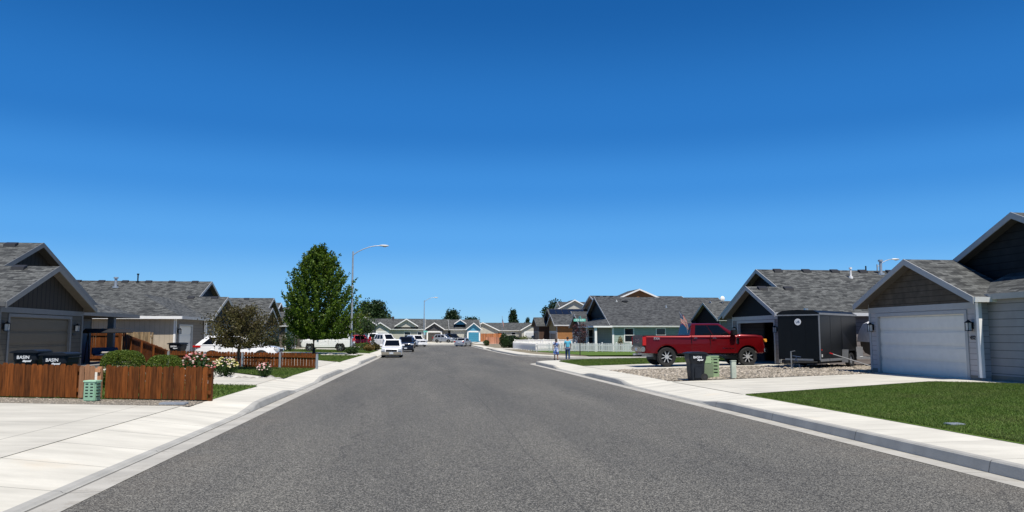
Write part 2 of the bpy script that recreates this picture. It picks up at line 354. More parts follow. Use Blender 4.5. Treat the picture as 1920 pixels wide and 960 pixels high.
# road: main street, bend to the left at the end, side street on the right
rp = [rect(-3.45, 6.65, -18, CY1), rect(-3.45, 8.35, CY1, 135.3), arc(-5.35, 135.3, 13.7, 0, 90) + [(-5.35, 137), (-3.45, 137), (-3.45, 135.3)]]
rp += [rect(-90, -5.35, 137, 149), [(-3.45, 132), (-3.45, 137), (-8.45, 137)] + arc(-8.45, 132, 5, 90, 0)[1:-1],
       rect(6.65, 90, CY0, CY1), [(6.65, CY0)] + arc(11.65, CY0 - 5, 5, 90, 180), [(8.35, CY1)] + arc(16.35, CY1 + 8, 8, 180, 270)]
sheet('road', rp, road, 0, 'asphalt', 4)
# kerb openings along the main street (driveways)
OPEN = {'L': [(-30, 17.5), (24.7, 29.3), (39.3, 48.5), (68, 75), (91, 98), (109, 121)], 'R': [(19.4, 25.8), (33.9, 39.8), (99, 111)], 'X': [], 'F': [(-40, -32), (-16, -8), (3, 9)]}
def kh(side, s):
    h = 1.0
    for a, b in OPEN[side]:
        d = max(a - s, s - b, 0); h = min(h, .12 + .88 * min(1, d / 1.6))
    return .15 * h
def sweep(path, side, sgn=1, sw=1.32):
    # densify
    pts = []
    for a, b in zip(path, path[1:]):
        n = max(1, int(math.hypot(b[0] - a[0], b[1] - a[1]) / .8)); pts += [(a[0] + (b[0] - a[0]) * i / n, a[1] + (b[1] - a[1]) * i / n) for i in range(n)]
    pts.append(path[-1]); S = [0]
    for a, b in zip(pts, pts[1:]): S.append(S[-1] + math.hypot(b[0] - a[0], b[1] - a[1]))
    rows = []
    for i, p in enumerate(pts):
        a = pts[max(i - 1, 0)]; b = pts[min(i + 1, len(pts) - 1)]; d = Vector((b[0] - a[0], b[1] - a[1])).normalized(); n = (d.y * sgn, -d.x * sgn)
        k = kh(side, p[1] if side in 'LR' else p[0]); z = road(*p)
        prof = [(-.01, z + .003), (.34, z - .004), (.35, z - .004), (.385, z + k - .02), (.41, z + k), (.50, z + k + .004), (.50, z + k + .004), (.50 + sw, z + .165)]
        rows.append([(p[0] + n[0] * o, p[1] + n[1] * o, zz) for o, zz in prof])
    for nm, c0, c1, mt in (('gutter', 0, 1, 'gutter'), ('kerb', 2, 5, 'kerb'), ('sidewalk', 6, 7, 'sidewalk')):
        w_ = c1 - c0 + 1; me = bpy.data.meshes.new(nm)
        me.from_pydata([r[c] for r in rows for c in range(c0, c1 + 1)], [], [(i * w_ + c, i * w_ + c + 1, (i + 1) * w_ + c + 1, (i + 1) * w_ + c) for i in range(len(rows) - 1) for c in range(w_ - 1)])
        bm = bmesh.new(); bm.from_mesh(me); uv = bm.loops.layers.uv.new('UVMap'); bm.verts.ensure_lookup_table(); bm.normal_update()
        for f in bm.faces:
            if f.normal.z < 0: f.normal_flip()
            for lp in f.loops: lp[uv].uv = (S[lp.vert.index // w_], (lp.vert.index % w_) * .3)
        bm.to_mesh(me); bm.free(); me.materials.append(MATS[mt]); o = bpy.data.objects.new(nm, me); col.objects.link(o); o['kind'] = 'structure'
sweep([(6.65, -18), (6.65, CY0 - 5)] + arc(11.65, CY0 - 5, 5, 180, 90)[1:] + [(90, CY0)], 'R')
sweep([(90, CY1), (16.35, CY1)] + arc(16.35, CY1 + 8, 8, 270, 180)[1:] + [(8.35, 135.3)] + arc(-5.35, 135.3, 13.7, 0, 90)[1:] + [(-90, 149)], 'R')
sweep([(-3.45, -18), (-3.45, 132)] + arc(-8.45, 132, 5, 0, 90)[1:] + [(-90, 137)], 'L', -1)
# yards: bare soil sheets the lawns and drives lie on
CR1 = arc(11.65, CY0 - 5, 3.2, 180, 90); CR2 = arc(16.35, CY1 + 8, 6.2, 270, 180)
yards = [rect(-90, -5.25, -18, 130), [(8.45, -18), (90, -18), (90, CY0 - 1.8)] + CR1[::-1], [(90, CY1 + 1.8)] + CR2 + arc(-5.35, 135.3, 15.45, 0, 90) + [(-5.35, 151), (90, 151)], rect(-90, 90, 150.8, 260)]
sheet('yard_soil', yards, T, -.035, 'dirt', 4)
# driveways and paths
dr = [[(-60, -18), (-5.25, -18), (-5.25, 17.0), (-60, 17.0)], [(-5.25, 24), (-5.25, 28.2), (-9, 33.6), (-15.2, 33.6), (-15.2, 28), (-9, 24.6)],
      [(-5.25, 38.6), (-5.25, 47.4), (-8, 52.4), (-15.2, 61), (-15.2, 48.3), (-9, 38.6)], [(-5.25, 67), (-5.25, 74), (-15, 76), (-15, 69)],
      [(-5.25, 90), (-5.25, 97), (-15, 97), (-15, 90)], [(-5.25, 108), (-5.25, 120), (-16, 121), (-16, 107)],
      [(8.42, 20.5), (15.7, 24.1), (17.9, 22.6), (19.5, 18.6), (19.5, 24), (17.5, 24), (17.5, 29), (8.42, 26.2)],
      [(8.42, 35.4), (17.7, 37.2), (17.7, 44), (8.42, 40.3)],
      [(9, 100), (18, 99), (18, 110), (9, 111)], [(.5, 151), (8.5, 151), (13.5, 181), (2, 181), (-1, 176)], [(-19, 151), (-9, 151), (-8, 166), (-14, 166)], [(9.5, 151), (20, 151), (24, 183), (14, 183)]]
WP = lambda P: [W(x, y) for x, y in P]
for P in dr:
    if max(y for x, y in P) < 135: P[:] = WP(P)
sheet('driveway', dr, T, .006, 'driveway', 3)
# lawns
LAWN_R = [(8.42, -18), (17.2, -18), (17.2, 22.6), (15.7, 23.9), (8.42, 20.3)]
lawns = [LAWN_R, [(8.42, 40.5), (17.6, 44.2), (20, 51.2), (8.42, 51)] , [(-5.05, 18.4), (-5.05, 24), (-9, 24.5), (-12, 24.5), (-12, 18.4)],
         [(-5.05, 28.4), (-5.05, 36.6), (-13, 37), (-13, 33.8), (-9, 33.8)], [(-5.05, 47.6), (-5.05, 66.8), (-15, 68.8), (-15, 62), (-8, 52.8)],
         rect(-14.8, -5.05, 74.2, 89.8), rect(-14.8, -5.05, 97.2, 107.8), [(-18, 151), (-.5, 151), (-1.5, 170), (-10, 166)][0:4], [(20, 151), (34, 151), (34, 180), (24, 180)], [(14.5, 67.2), (45, 67.2), (45, 84), (19, 84), (12.6, 92)]]
for P in lawns:
    if max(y for x, y in P) < 135: P[:] = WP(P)
lawns[1] = lawns[1][:3] + [(20, CY0 - 1.9)] + CR1[::-1]
sheet('lawn', lawns, T, .012, 'lawn', 3)
GRAV = [[(8.46, 26.6), (17.3, 29.0), (17.4, 29.9), (22, 30.4), (22, 38.1), (17.7, 38.1), (17.3, 36.9), (8.46, 35.1)], rect(-13, -5.08, 17.05, 18.5)]
GRAV = [WP(P) for P in GRAV]
sheet('gravel_bed', GRAV, T, .004, 'gravel_fine', 2)
sheet('tactile_paving', [arc(16.35, CY1 + 8, 7.4, 208, 232, 6) + arc(16.35, CY1 + 8, 6.75, 232, 208, 6)], lambda x, y: road(x, y) + .17, .004, 'tactile', 2)

# scattered blades, rocks (uncountable)
def scatter_mesh(name, verts, nper, rn, mat, label, cat, tri=None, kind='stuff', parent=None):
    n = len(verts) // nper; me = bpy.data.meshes.new(name)
    faces = np.arange(n * nper).reshape(n, nper) if tri is None else (tri[None] + (np.arange(n) * nper)[:, None, None]).reshape(-1, tri.shape[1])
    k = faces.shape[1]; me.vertices.add(len(verts)); me.vertices.foreach_set('co', np.asarray(verts, dtype=np.float32).ravel())
    me.loops.add(faces.size); me.loops.foreach_set('vertex_index', faces.ravel().astype(np.int32)); me.polygons.add(len(faces))
    me.polygons.foreach_set('loop_start', (np.arange(len(faces)) * k).astype(np.int32)); me.polygons.foreach_set('loop_total', np.full(len(faces), k, np.int32)); me.update(calc_edges=True)
    a = me.attributes.new('rnd', 'FLOAT', 'FACE'); rr = np.repeat(rn, len(faces) // n); a.data.foreach_set('value', rr.astype(np.float32))
    me.materials.append(MATS[mat]); o = bpy.data.objects.new(name, me); col.objects.link(o)
    if kind: o['kind'] = kind
    if label: o['label'] = label
    if cat: o['category'] = cat
    if parent: o.parent = parent
    return o
rg = np.random.default_rng(5)
def pts_in(poly, n):
    xs = [p[0] for p in poly]; ys = [p[1] for p in poly]; out = []
    while len(out) < n:
        x = rg.uniform(min(xs), max(xs), n); y = rg.uniform(min(ys), max(ys), n)
        out += [(a, b) for a, b in zip(x, y) if in_poly(poly, a, b)]
    return np.array(out[:n])
def blades(poly, n, h, wd, name='grass', label='short green grass of the large near right lawn'):
    p = pts_in(poly, n); z = np.array([T(a, b) for a, b in p]) + .01; a = rg.uniform(0, 6.28, n); hh = h * rg.uniform(.5, 1.25, n); w_ = wd * rg.uniform(.6, 1.3, n)
    lean = rg.normal(0, .45, (n, 2)) * hh[:, None]; V = np.zeros((n, 3, 3))
    V[:, 0] = np.c_[p[:, 0] - np.cos(a) * w_, p[:, 1] - np.sin(a) * w_, z]; V[:, 1] = np.c_[p[:, 0] + np.cos(a) * w_, p[:, 1] + np.sin(a) * w_, z]
    V[:, 2] = np.c_[p + lean, z + hh]
    return scatter_mesh(name, V.reshape(-1, 3), 3, rg.uniform(0, 1, n), 'grass_blade', label, 'grass')
blades([(8.46, 6), (17, 6)] + WP([(17.2, 22.5), (15.7, 23.8), (8.46, 20.2)]), 270000, .036, .0055)
blades([(8.44, 6), (8.56, 6), (8.56, 19.2), (8.44, 19.2)], 3500, .06, .008, label='lawn fringe growing over the sidewalk edge')
for pl, nn, lb in ((lawns[2], 14000, 'short grass between the near left fence end and the next driveway'), (lawns[3], 22000, 'short grass around the small bronze leaved tree'), (lawns[4], 26000, 'short grass under the big maple'), (lawns[1], 26000, 'grass strip on the corner behind the red pickup'), (lawns[5], 14000, 'grass behind the large white vehicle on the left')): blades(pl, nn, .06, .016, label=lb)
ico = bmesh.new(); bmesh.ops.create_icosphere(ico, subdivisions=1, radius=1); ico.verts.index_update()
IV = np.array([v.co[:] for v in ico.verts]); IT = np.array([[v.index for v in f.verts] for f in ico.faces]); ico.free()
def rocks(poly, n, smin, smax, mat, label, name='gravel', flat=.6, zo=.0, kind='stuff'):
    p = pts_in(poly, n); z = np.array([T(a, b) for a, b in p]) + zo; s = rg.uniform(smin, smax, n) * (1 + .6 * (rg.uniform(0, 1, n) > .93))
    sc = np.stack([s * rg.uniform(.7, 1.3, n), s * rg.uniform(.7, 1.3, n), s * flat * rg.uniform(.6, 1.2, n)], 1); a = rg.uniform(0, 6.28, n)
    V = IV[None] * sc[:, None] * rg.uniform(.82, 1.18, (n, len(IV), 1)); c, s_ = np.cos(a)[:, None], np.sin(a)[:, None]
    V = np.stack([V[..., 0] * c - V[..., 1] * s_, V[..., 0] * s_ + V[..., 1] * c, V[..., 2]], -1) + np.concatenate([p, z[:, None]], 1)[:, None]
    return scatter_mesh(name, V.reshape(-1, 3), len(IV), rg.uniform(0, 1, n), mat, label, 'gravel', tri=IT, kind=kind)
rocks(GRAV[0], 16000, .026, .065, 'river_rock', 'grey and tan river rock bed under the black trailer')
rocks(GRAV[1], 6500, .008, .02, 'river_rock', 'fine gravel strip in front of the brown picket fence', zo=.0)
rocks(WP(rect(-10.5, -5.15, 28.2, 28.5)), 260, .04, .09, 'edge_rock', 'pale edging stones along the rose bed', name='edging_stones')
rocks(WP([(-8.4, 63.2), (-5.4, 64.0), (-5.3, 64.8), (-8.2, 64.2)]), 60, .1, .2, 'edge_rock', 'pale rocks below the lamp post shrub', name='edging_stones')
# ------------------------------------------------------------------ fences
def fence(name, label, cat, p0, p1, h0, h1, bw, gap, mat, rails=(.2, .8), style='dog', post=2.4, thick=.018, hp=None, group=None, post_mat=None, rail_side=1, zextra=0, seed=1, post_h=0):
    r_ = random.Random(seed); p0, p1 = W(*p0), W(*p1); a = Vector((p0[0], p0[1], 0)); b = Vector((p1[0], p1[1], 0)); L = (b - a).length; d = (b - a) / L; n = Vector((-d.y, d.x, 0))
    root = empty(name, (a.x, a.y, T(a.x, a.y)), label, cat, group, raw=True)
    f = lambda s, t, z: tuple(a + d * s + n * t + Vector((0, 0, T(a.x + d.x * s, a.y + d.y * s) + zextra + z)))
    pk = MB(f); k = int(L / (bw + gap))
    for i in range(k):
        s0 = i * (bw + gap) + r_.uniform(0, gap * .6); s1 = s0 + bw; h = lerp(h0, h1, s0 / L) + r_.uniform(-.02, .02); tl_ = r_.uniform(-.007, .007) if bw > .1 else 0; t = r_.uniform(-.004, .004); pk.cur = r_.random()
        if style == 'dog': cs = [(s0, .03), (s1, .03), (s1, h - .035), (s1 - .03, h), (s0 + .03, h), (s0, h - .035)]
        elif style == 'point': cs = [(s0, .08), (s1, .08), (s1, h - .04), ((s0 + s1) / 2, h), (s0, h - .04)]
        else: cs = [(s0, .02), (s1, .02), (s1, h), (s0, h)]
        pk.add([(x + tl_ * z / h, t, z) for x, z in cs] + [(x + tl_ * z / h, t + thick, z) for x, z in cs], [tuple(range(len(cs))), tuple(range(2 * len(cs) - 1, len(cs) - 1, -1))] + [(q, len(cs) + q, len(cs) + (q + 1) % len(cs), (q + 1) % len(cs)) for q in range(len(cs))])
    pk.build('pickets', mat, root)
    for rr in rails:
        m = MB(f); m.cur = r_.random(); o0 = thick + .005 if rail_side > 0 else -.045; n_ = max(1, int(L / 2.4))
        for i in range(n_):
            s0 = L * i / n_; s1 = L * (i + 1) / n_ - .004; z0 = lerp(h0, h1, s0 / L) * rr; z1 = lerp(h0, h1, s1 / L) * rr
            m.add([(s0, o0, z0), (s1, o0, z1), (s1, o0 + .04, z1), (s0, o0 + .04, z0), (s0, o0, z0 + .085), (s1, o0, z1 + .085), (s1, o0 + .04, z1 + .085), (s0, o0 + .04, z0 + .085)], [(0, 1, 2, 3), (4, 7, 6, 5), (0, 4, 5, 1), (3, 2, 6, 7), (0, 3, 7, 4), (1, 5, 6, 2)])
        m.build('rail', mat, root)
    np_ = max(1, round(L / post)); o0 = (thick + .048) if rail_side > 0 else -.14
    for i in range(np_ + 1):
        s0 = min(max(L * i / np_ - .045, 0), L - .09); m = MB(f); h = lerp(h0, h1, s0 / L) + post_h; m.cur = r_.random()
        m.box(s0, s0 + .09, o0, o0 + .09, -.1, h - .03)
        if style in ('point', 'vinyl'): m.box(s0 - .015, s0 + .105, o0 - .015, o0 + .105, h - .03, h - .005); m.add([(s0 - .01, o0 - .01, h - .005), (s0 + .1, o0 - .01, h - .005), (s0 + .1, o0 + .1, h - .005), (s0 - .01, o0 + .1, h - .005), (s0 + .045, o0 + .045, h + .05)], [(0, 1, 4), (1, 2, 4), (2, 3, 4), (3, 0, 4)])
        m.build('post', post_mat or mat, root)
    return root
fence('picket_fence', 'stained brown board fence left of the green louvred box', 'fence', (-12.6, 18.45), (-8.12, 18.42), .80, .80, .133, .006, 'fence_stained', seed=3)
fence('fence_gate', 'unstained pale wooden gate section behind the green louvred box', 'gate', (-8.1, 18.38), (-7.62, 18.38), .79, .79, .115, .008, 'fence_new', post=.5, seed=4)
fence('picket_fence', 'stained brown board fence with gaps ending at the left sidewalk', 'fence', (-7.5, 18.42), (-4.98, 18.35), .80, .80, .125, .012, 'fence_stained', seed=5)
fence('picket_fence', 'long low brown fence behind the rose bushes in front of the white crossover', 'fence', (-12.1, 37.0), (-4.9, 36.7), .74, .74, .13, .012, 'fence_stained', rail_side=-1, post_mat='metal_galv', rails=(.08, .72), seed=6, post=1.85)
fence('picket_fence', 'brown fence with sloping top dropping from the house to the low fence', 'fence', (-16.9, 43.6), (-12.15, 37.1), 1.62, .74, .13, .008, 'fence_stained', rails=(.1, .9), rail_side=-1, seed=8)
fence('picket_fence', 'tall brown fence behind the porch swing', 'fence', (-23, 43.8), (-17, 43.7), 1.62, 1.62, .13, .008, 'fence_stained', rails=(.1, .9), rail_side=-1, seed=9)
fence('picket_fence', 'bare tan board fence in front of the beige house wall', 'fence', (-18.4, 46.4), (-16.2, 46.4), 1.7, 1.7, .14, .01, 'fence_tan', rails=(.2, .8), seed=10)
# white picket fence round the corner lot, and the tall vinyl fence further on
PF = [(20.9, 75.6), (18.9, 77.3), (12.9, 87.5)]
fence('white_picket_fence', 'white picket fence along the corner in front of the green house', 'fence', (22.5, 78.0), (12.9, 87.6), .92, .92, .09, .06, 'vinyl_white', rails=(.14, .72), style='point', post=1.9, post_h=.06, rail_side=-1, seed=11)
fence('white_picket_fence', 'shaded side run of white picket fence facing the main street', 'fence', (12.85, 87.6), (12.4, 106), .92, .92, .085, .055, 'vinyl_white', rails=(.14, .72), style='point', post=1.9, post_h=.06, rail_side=-1, seed=12)
fence('vinyl_fence', 'tall solid white vinyl fence beside the orange brown house', 'fence', (24, 102.5), (12.6, 105.6), 1.22, 1.22, .2, .014, 'vinyl_white', rails=(.04, .93), style='vinyl', post=2.2, rail_side=1, post_h=.05, seed=13)
fence('wood_fence', 'tall orange board fence below the wide beige gable', 'fence', (13.2, 177), (18.0, 177), 1.9, 1.9, .14, .01, 'fence_orange', seed=14)
fence('wood_fence', 'low salmon coloured board fence in front of the far beige house', 'fence', (12.5, 153), (17.0, 153), 1.35, 1.35, .14, .01, 'fence_salmon', seed=15)
fence('wood_fence', 'short orange fence piece behind the silver crossover', 'fence', (5.6, 184), (8.6, 184), 2.4, 2.4, .14, .01, 'fence_orange', seed=16)
# ------------------------------------------------------------------ houses
siding('sid_taupe', (.085, .078, .066)); siding('sid_wing_grey', (.31, .30, .295), .24); siding('sid_grey', (.42, .40, .40), .18); siding('sid_mauve', (.21, .19, .19)); siding('sid_beige', (.46, .39, .30), .3, True, .6, .05)
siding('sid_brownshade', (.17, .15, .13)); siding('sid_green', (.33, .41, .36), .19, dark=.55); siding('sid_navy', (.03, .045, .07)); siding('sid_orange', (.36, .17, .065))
siding('sid_olive', (.22, .15, .05)); siding('sid_darkbrown', (.09, .055, .04), .3, True); siding('sid_greywall', (.27, .27, .28), .35, True, .6, .05)
siding('bb_brown', (.034, .028, .022), .34, True, .2, .12); siding('gab_navy', (.002, .0025, .005), .2); siding('gab_slate', (.035, .042, .055), .2)
siding('shake_brown', (.08, .066, .05), .2, dark=.4, wid=.1, var=.35); siding('shake_dark', (.02, .021, .021), .24, dark=.35, wid=.1, var=.25)
siding('sid_lightbeige', (.5, .48, .42), .19, dark=.8); siding('sid_farblue', (.09, .30, .44), .19); siding('sid_darkgrey', (.09, .09, .095)); siding('sid_orangebrown', (.3, .14, .06))
basic('gd_taupe', (.105, .09, .068), .55, var=.05, spec=.2); basic('gd_white', (.68, .66, .61), .5, var=.04); basic('gd_blue', (.05, .26, .40), .5); basic('gd_dark', (.07, .065, .06), .5)
basic('gd_offwhite', (.6, .6, .6), .5); basic('gd_brown', (.12, .075, .045), .5); basic('door_blue', (.03, .07, .13), .4); basic('flag_cloth', (.6, .6, .6), .8)
basic('solar', (.01, .012, .02), .15, var=.1); basic('brick_dark', (.06, .05, .05), .9)

def garage_door(parent, f3, w, h, mat, trim, td=.12, trim_w=.11, lites=False):
    """f3(s, t, z): s along wall, t outward (0 = wall face), z up from the slab"""
    fr = MB(f3); fr.box(-w / 2 - trim_w, -w / 2 + .015, -td, .03, 0, h - .012); fr.box(w / 2 - .015, w / 2 + trim_w, -td, .03, 0, h - .012); fr.box(-w / 2 - trim_w, w / 2 + trim_w, -td, .034, h - .012, h + trim_w)
    fr.build('door_frame', trim, parent)
    if mat is None: return
    d = MB(f3); ph = h / 4
    d.box(-w / 2, w / 2, -td + .0, -td + .015, 0, h)
    for i in range(4):
        z0 = i * ph; d.box(-w / 2 + .01, w / 2 - .01, -td + .015, -td + .035, z0 + .006, z0 + ph - .006)
        d.box(-w / 2 + .01, w / 2 - .01, -td + .036, -td + .055, z0 + .075, z0 + ph - .075)
    d.build('garage_door', mat, parent)
def window(parent, f3, s, z, w, h, trim='trim_white', mid=True, label=None):
    fr = MB(f3); t = .1
    fr.box(s - w / 2 - t, s - w / 2, .0, .035, z - t, z + h + t); fr.box(s + w / 2, s + w / 2 + t, .0, .035, z - t, z + h + t)
    fr.box(s - w / 2, s + w / 2, .0, .036, z + h, z + h + t); fr.box(s - w / 2, s + w / 2, .0, .036, z - t, z)
    if mid: fr.box(s - w / 2, s + w / 2, .0, .03, z + h * .5 - .03, z + h * .5 + .03)
    o = fr.build('window', trim, parent)
    pm = MB(f3); pm.box(s - w / 2, s + w / 2, .002, .014, z, z + h); pm.build('pane', 'glass_dark', o)
    return o
def lamp(parent, f3, s, z):
    m = MB(f3); m.box(s - .05, s + .05, 0, .03, z - .1, z + .12); m.box(s - .015, s + .015, .03, .14, z + .1, z + .13)
    m.add([(s - .09, .05, z + .1), (s + .09, .05, z + .1), (s + .09, .23, z + .1), (s - .09, .23, z + .1), (s, .14, z + .2)], [(0, 1, 4), (1, 2, 4), (2, 3, 4), (3, 0, 4), (0, 1, 2, 3)])
    for a, b in ((-.075, .065), (.06, .065), (-.075, .2), (.06, .2)): m.box(s + a, s + a + .014, b, b + .014, z - .14, z + .1)
    m.box(s - .08, s + .08, .06, .22, z - .16, z - .14); o = m.build('wall_lamp', 'black_plastic', parent)
    g_ = MB(f3); g_.box(s - .055, s + .055, .085, .195, z - .139, z + .095); g_.build('lamp_glass', 'lens_clear', o)
def pitched(mS, mT, u0, u1, va, vb, za, zb, gutter=True, th=.17, mD=None):
    """one roof slope: shingles, deck edge and gutter"""
    mS.extr([(va, za), (vb, zb), (vb, zb - .04), (va, za - .04)], u0, u1)
    sg = 1 if vb > va else -1
    (mD if mD is not None else mT).extr([(va + sg * .02, za - .04), (vb, zb - .041), (vb, zb - th), (va + sg * .02, za - th)], u0 + .01, u1 - .01)
    if gutter: mT.extr([(va - sg * .09, za - .005), (va + sg * .018, za - .012), (va + sg * .018, za - .16), (va - sg * .06, za - .16)], u0, u1)
def barge_(mT, u, va, vb, za, zb, h=.2, t=.035):
    mT.extr([(va, za + .012), (vb, zb + .012), (vb, zb - h), (va, za - h)], u - t, u)
def house(label, side, X, E, hl, hu, setb, co, ze, sl, depth, cl, door, roof='shingle_grey', rot=0, group='single storey houses along the street', bh=2.13, vents=(), pipes=(), low_len=None, zb=None, name='house', open_door=False, band=True, uo=.4, o=.4, corner=True):
    DY = -.1153 * X + .0067 * (E + 4)
    f0 = (lambda u, v, w_: (X + side * u, v + DY, w_))
    if rot:
        cs, sn = math.cos(R(rot)), math.sin(R(rot)); f = lambda u, v, w_: (X + (side * u) * cs - (v - E) * sn, E + (side * u) * sn + (v - E) * cs, w_)
    else: f = f0
    s_ = co == 'south'; vl0, vl1 = (E, E + 2 * hl) if s_ else (E - 2 * hl, E); vu0, vu1 = (E, E + 2 * hu) if s_ else (E - 2 * hu, E)
    al, au = (vl0 + vl1) / 2, (vu0 + vu1) / 2; zl, zu = ze + sl * hl, ze + sl * hu
    zb = T(*f(0, al, 0)[:2]) if zb is None else zb
    root = empty(name, (f(uo, al, 0)[0], f(uo, al, 0)[1], zb), label, 'house', group, raw=True)
    mS, mT, mB, mD = MB(f), MB(f), MB(f), MB(f)
    pitched(mS, mT, 0, setb, vl0, al, ze, zl, mD=mD); pitched(mS, mT, 0, setb, vl1, al, ze, zl, mD=mD)
    pitched(mS, mT, setb, depth, vu0, au, ze, zu, mD=mD); pitched(mS, mT, setb, depth, vu1, au, ze, zu, mD=mD)
    rf = mS.build('roof', roof, root); mT.build('gutter_trim', cl['fascia'], rf); mD.build('soffit', 'soffit', rf)
    def barge(_, *a):
        q = MB(f); barge_(q, *a); q.build('barge_board', cl['trim'], rf)
    barge(mB, 0, vl0 - .02, al, ze - .01, zl); barge(mB, 0, vl1 + .02, al, ze - .01, zl)
    if s_: barge(mB, setb, al, au, zl, zu); barge(mB, setb, vu1 + .02, au, ze - .01, zu)
    else: barge(mB, setb, al, au, zl, zu); barge(mB, setb, vu0 - .02, au, ze - .01, zu)
    barge(mB, depth + .035, vu0, au, ze, zu); barge(mB, depth + .035, vu1, au, ze, zu)
    RT = lambda v, a, h_, z_: ze + sl * (h_ - abs(v - a)) - .17
    # front wall of the garage with its opening
    dc, dw = door; d0, d1 = al + dc - dw / 2, al + dc + dw / 2; L0, L1 = vl0 + o, vl1 - o; dz = zb + bh
    fw = MB(f); fw.extr([(L0, zb - .3), (d0, zb - .3), (d0, dz), (d1, dz), (d1, zb - .3), (L1, zb - .3), (L1, RT(L1, al, hl, ze)), (al, RT(al, al, hl, ze)), (L0, RT(L0, al, hl, ze))], uo, uo + .15)
    fw.build('front_wall', cl['front'], root)
    zband = dz + .14
    gm = MB(f); g0 = [(L0 + .0, zband + .2), (L1, zband + .2), (L1, max(RT(L1, al, hl, ze), zband + .21)), (al, RT(al, al, hl, ze)), (L0, max(RT(L0, al, hl, ze), zband + .21))]
    gm.extr(g0, uo - .018, uo - .001); gm.build('gable_siding', cl['gable'], root)
    # upper gable face
    U0, U1 = vu0 + o, vu1 - o; ub = setb + uo
    uw = MB(f); uw.extr([(U0, zb - .3), (U1, zb - .3), (U1, RT(U1, au, hu, ze)), (au, RT(au, au, hu, ze)), (U0, RT(U0, au, hu, ze))], ub, ub + .15)
    bw_ = MB(f); bw_.extr([(U0, zb - .3), (U1, zb - .3), (U1, RT(U1, au, hu, ze)), (au, RT(au, au, hu, ze)), (U0, RT(U0, au, hu, ze))], depth - .55, depth - .4); bw_.build('back_wall', cl['side'], root)
    if open_door:   # garage interior: leave the middle of the inner wall open behind the door
        uw = MB(f); uw.extr([(U0, zb - .3), (L0, zb - .3), (L0, RT(L0, au, hu, ze)), (U0, RT(U0, au, hu, ze))], ub, ub + .15) if L0 > U0 + .01 else None
        uw.extr([(L1, zb - .3), (U1, zb - .3), (U1, RT(U1, au, hu, ze)), (L1, RT(L1, au, hu, ze))] , ub, ub + .15)
        uw.extr([(L0, dz + .3), (L1, dz + .3), (L1, RT(L1, au, hu, ze)), (au, RT(au, au, hu, ze)) if L0 < au < L1 else (L1, RT(L1, au, hu, ze) + .001), (L0, RT(L0, au, hu, ze))], ub, ub + .15)
        iw = MB(f); iw.box(ub + 5, ub + 5.15, U0 + .16, U1 - .16, zb - .3, ze - .2); iw.build('inner_wall', cl['side'], root)
    uw.build('upper_wall', cl['front'], root)
    ug = MB(f); ug.extr([(U0, ze - .05), (U1, ze - .05), (U1, max(RT(U1, au, hu, ze), ze - .04)), (au, RT(au, au, hu, ze)), (U0, max(RT(U0, au, hu, ze), ze - .04))], ub - .02, ub - .002); ug.build('gable_siding', cl['gable2'], root)
    sw_ = MB(f); zt = lambda: ze + sl * o - .17
    for wa, wb, wc, wd in ((uo + .15, ub, L0, L0 + .15), (uo + .15, ub, L1 - .15, L1), (ub + .15, depth - .55, U0, U0 + .15), (ub + .15, depth - .55, U1 - .15, U1)):
        sw_ = MB(f); sw_.box(wa, wb, wc, wd, zb - .3, zt()); sw_.build('side_wall', cl['side'], root)
    fd = MB(f); fd.box(uo - .012, ub, L0 - .012, d0 - .13, zb - .3, zb + .16); fd.box(uo - .012, ub, d1 + .13, L1 + .012, zb - .3, zb + .16); fd.box(ub - .01, depth - .39, U0 - .013, U1 + .013, zb - .3, zb + .15)
    if open_door: fd = MB(f); fd.box(uo - .012, ub, L0 - .012, L0 + .1, zb - .3, zb + .16); fd.box(uo - .012, ub, L1 - .1, L1 + .012, zb - .3, zb + .16)
    fd.build('foundation', 'foundation', root)
    fl = MB(f); fl.box(uo + .01, ub + 6, L0 + .1, L1 - .1, zb - .2, zb + .01); fl.build('floor_slab', 'concrete_floor', root) if open_door else None
    tr = MB(f)
    if band: tr.box(uo - .03, uo - .0005, L0, L1, zband, zband + .2)
    if corner:
        for v0 in (L0 - .022, L1 - .09): tr.box(uo - .025, uo + .0, v0, v0 + .11, zb + .1, zband)
        vv = L0 if s_ or True else L1
        tr.box(uo - .024, uo + .09, L0 - .022, L0 - .001, zb + .1, zt()); tr.box(uo - .024, uo + .09, L1 + .001, L1 + .022, zb + .1, zt())
    if tr.v: tr.build('corner_trim', cl['trim'], root)
    F3 = lambda s, t, z: f(uo - t, al + dc + s, zb + z)
    garage_door(root, F3, dw - .0, bh, None if open_door else cl['door'], cl['trim'])
    # roof furniture: (u, fraction up the visible slope, which)
    for (u, q) in vents:
        v0 = vu0 + hu * q; z0 = ze + sl * hu * q
        m = MB(f); m.extr([(v0 - .16, z0 - .12), (v0 + .16, z0 + .0), (v0 + .16, z0 + sl * .16 + .11), (v0 - .12, z0 + .07)], u - .24, u + .24); m.build('roof_vent', 'vent_dark', rf)
    for (u, q, h_, r_, mt) in pipes:
        v0 = vu0 + hu * q; z0 = ze + sl * hu * q; m = MB(f); m.tube([(u, v0, z0 - .1), (u, v0, z0 + h_)], r_, 10)
        if h_ > .4: m.tube([(u, v0, z0 + h_ - .01), (u, v0, z0 + h_ + .09)], r_ * 1.7, 10)
        m.tube([(u, v0, z0 - .05), (u, v0, z0 + .08)], r_ * 2.4, 10); m.build('vent_pipe', mt, rf)
    root['_n'] = 0; del root['_n']
    return root, f, zb, dict(al=al, au=au, L0=L0, L1=L1, U0=U0, U1=U1, ub=ub, ze=ze, zu=zu, zl=zl, d0=d0, d1=d1)

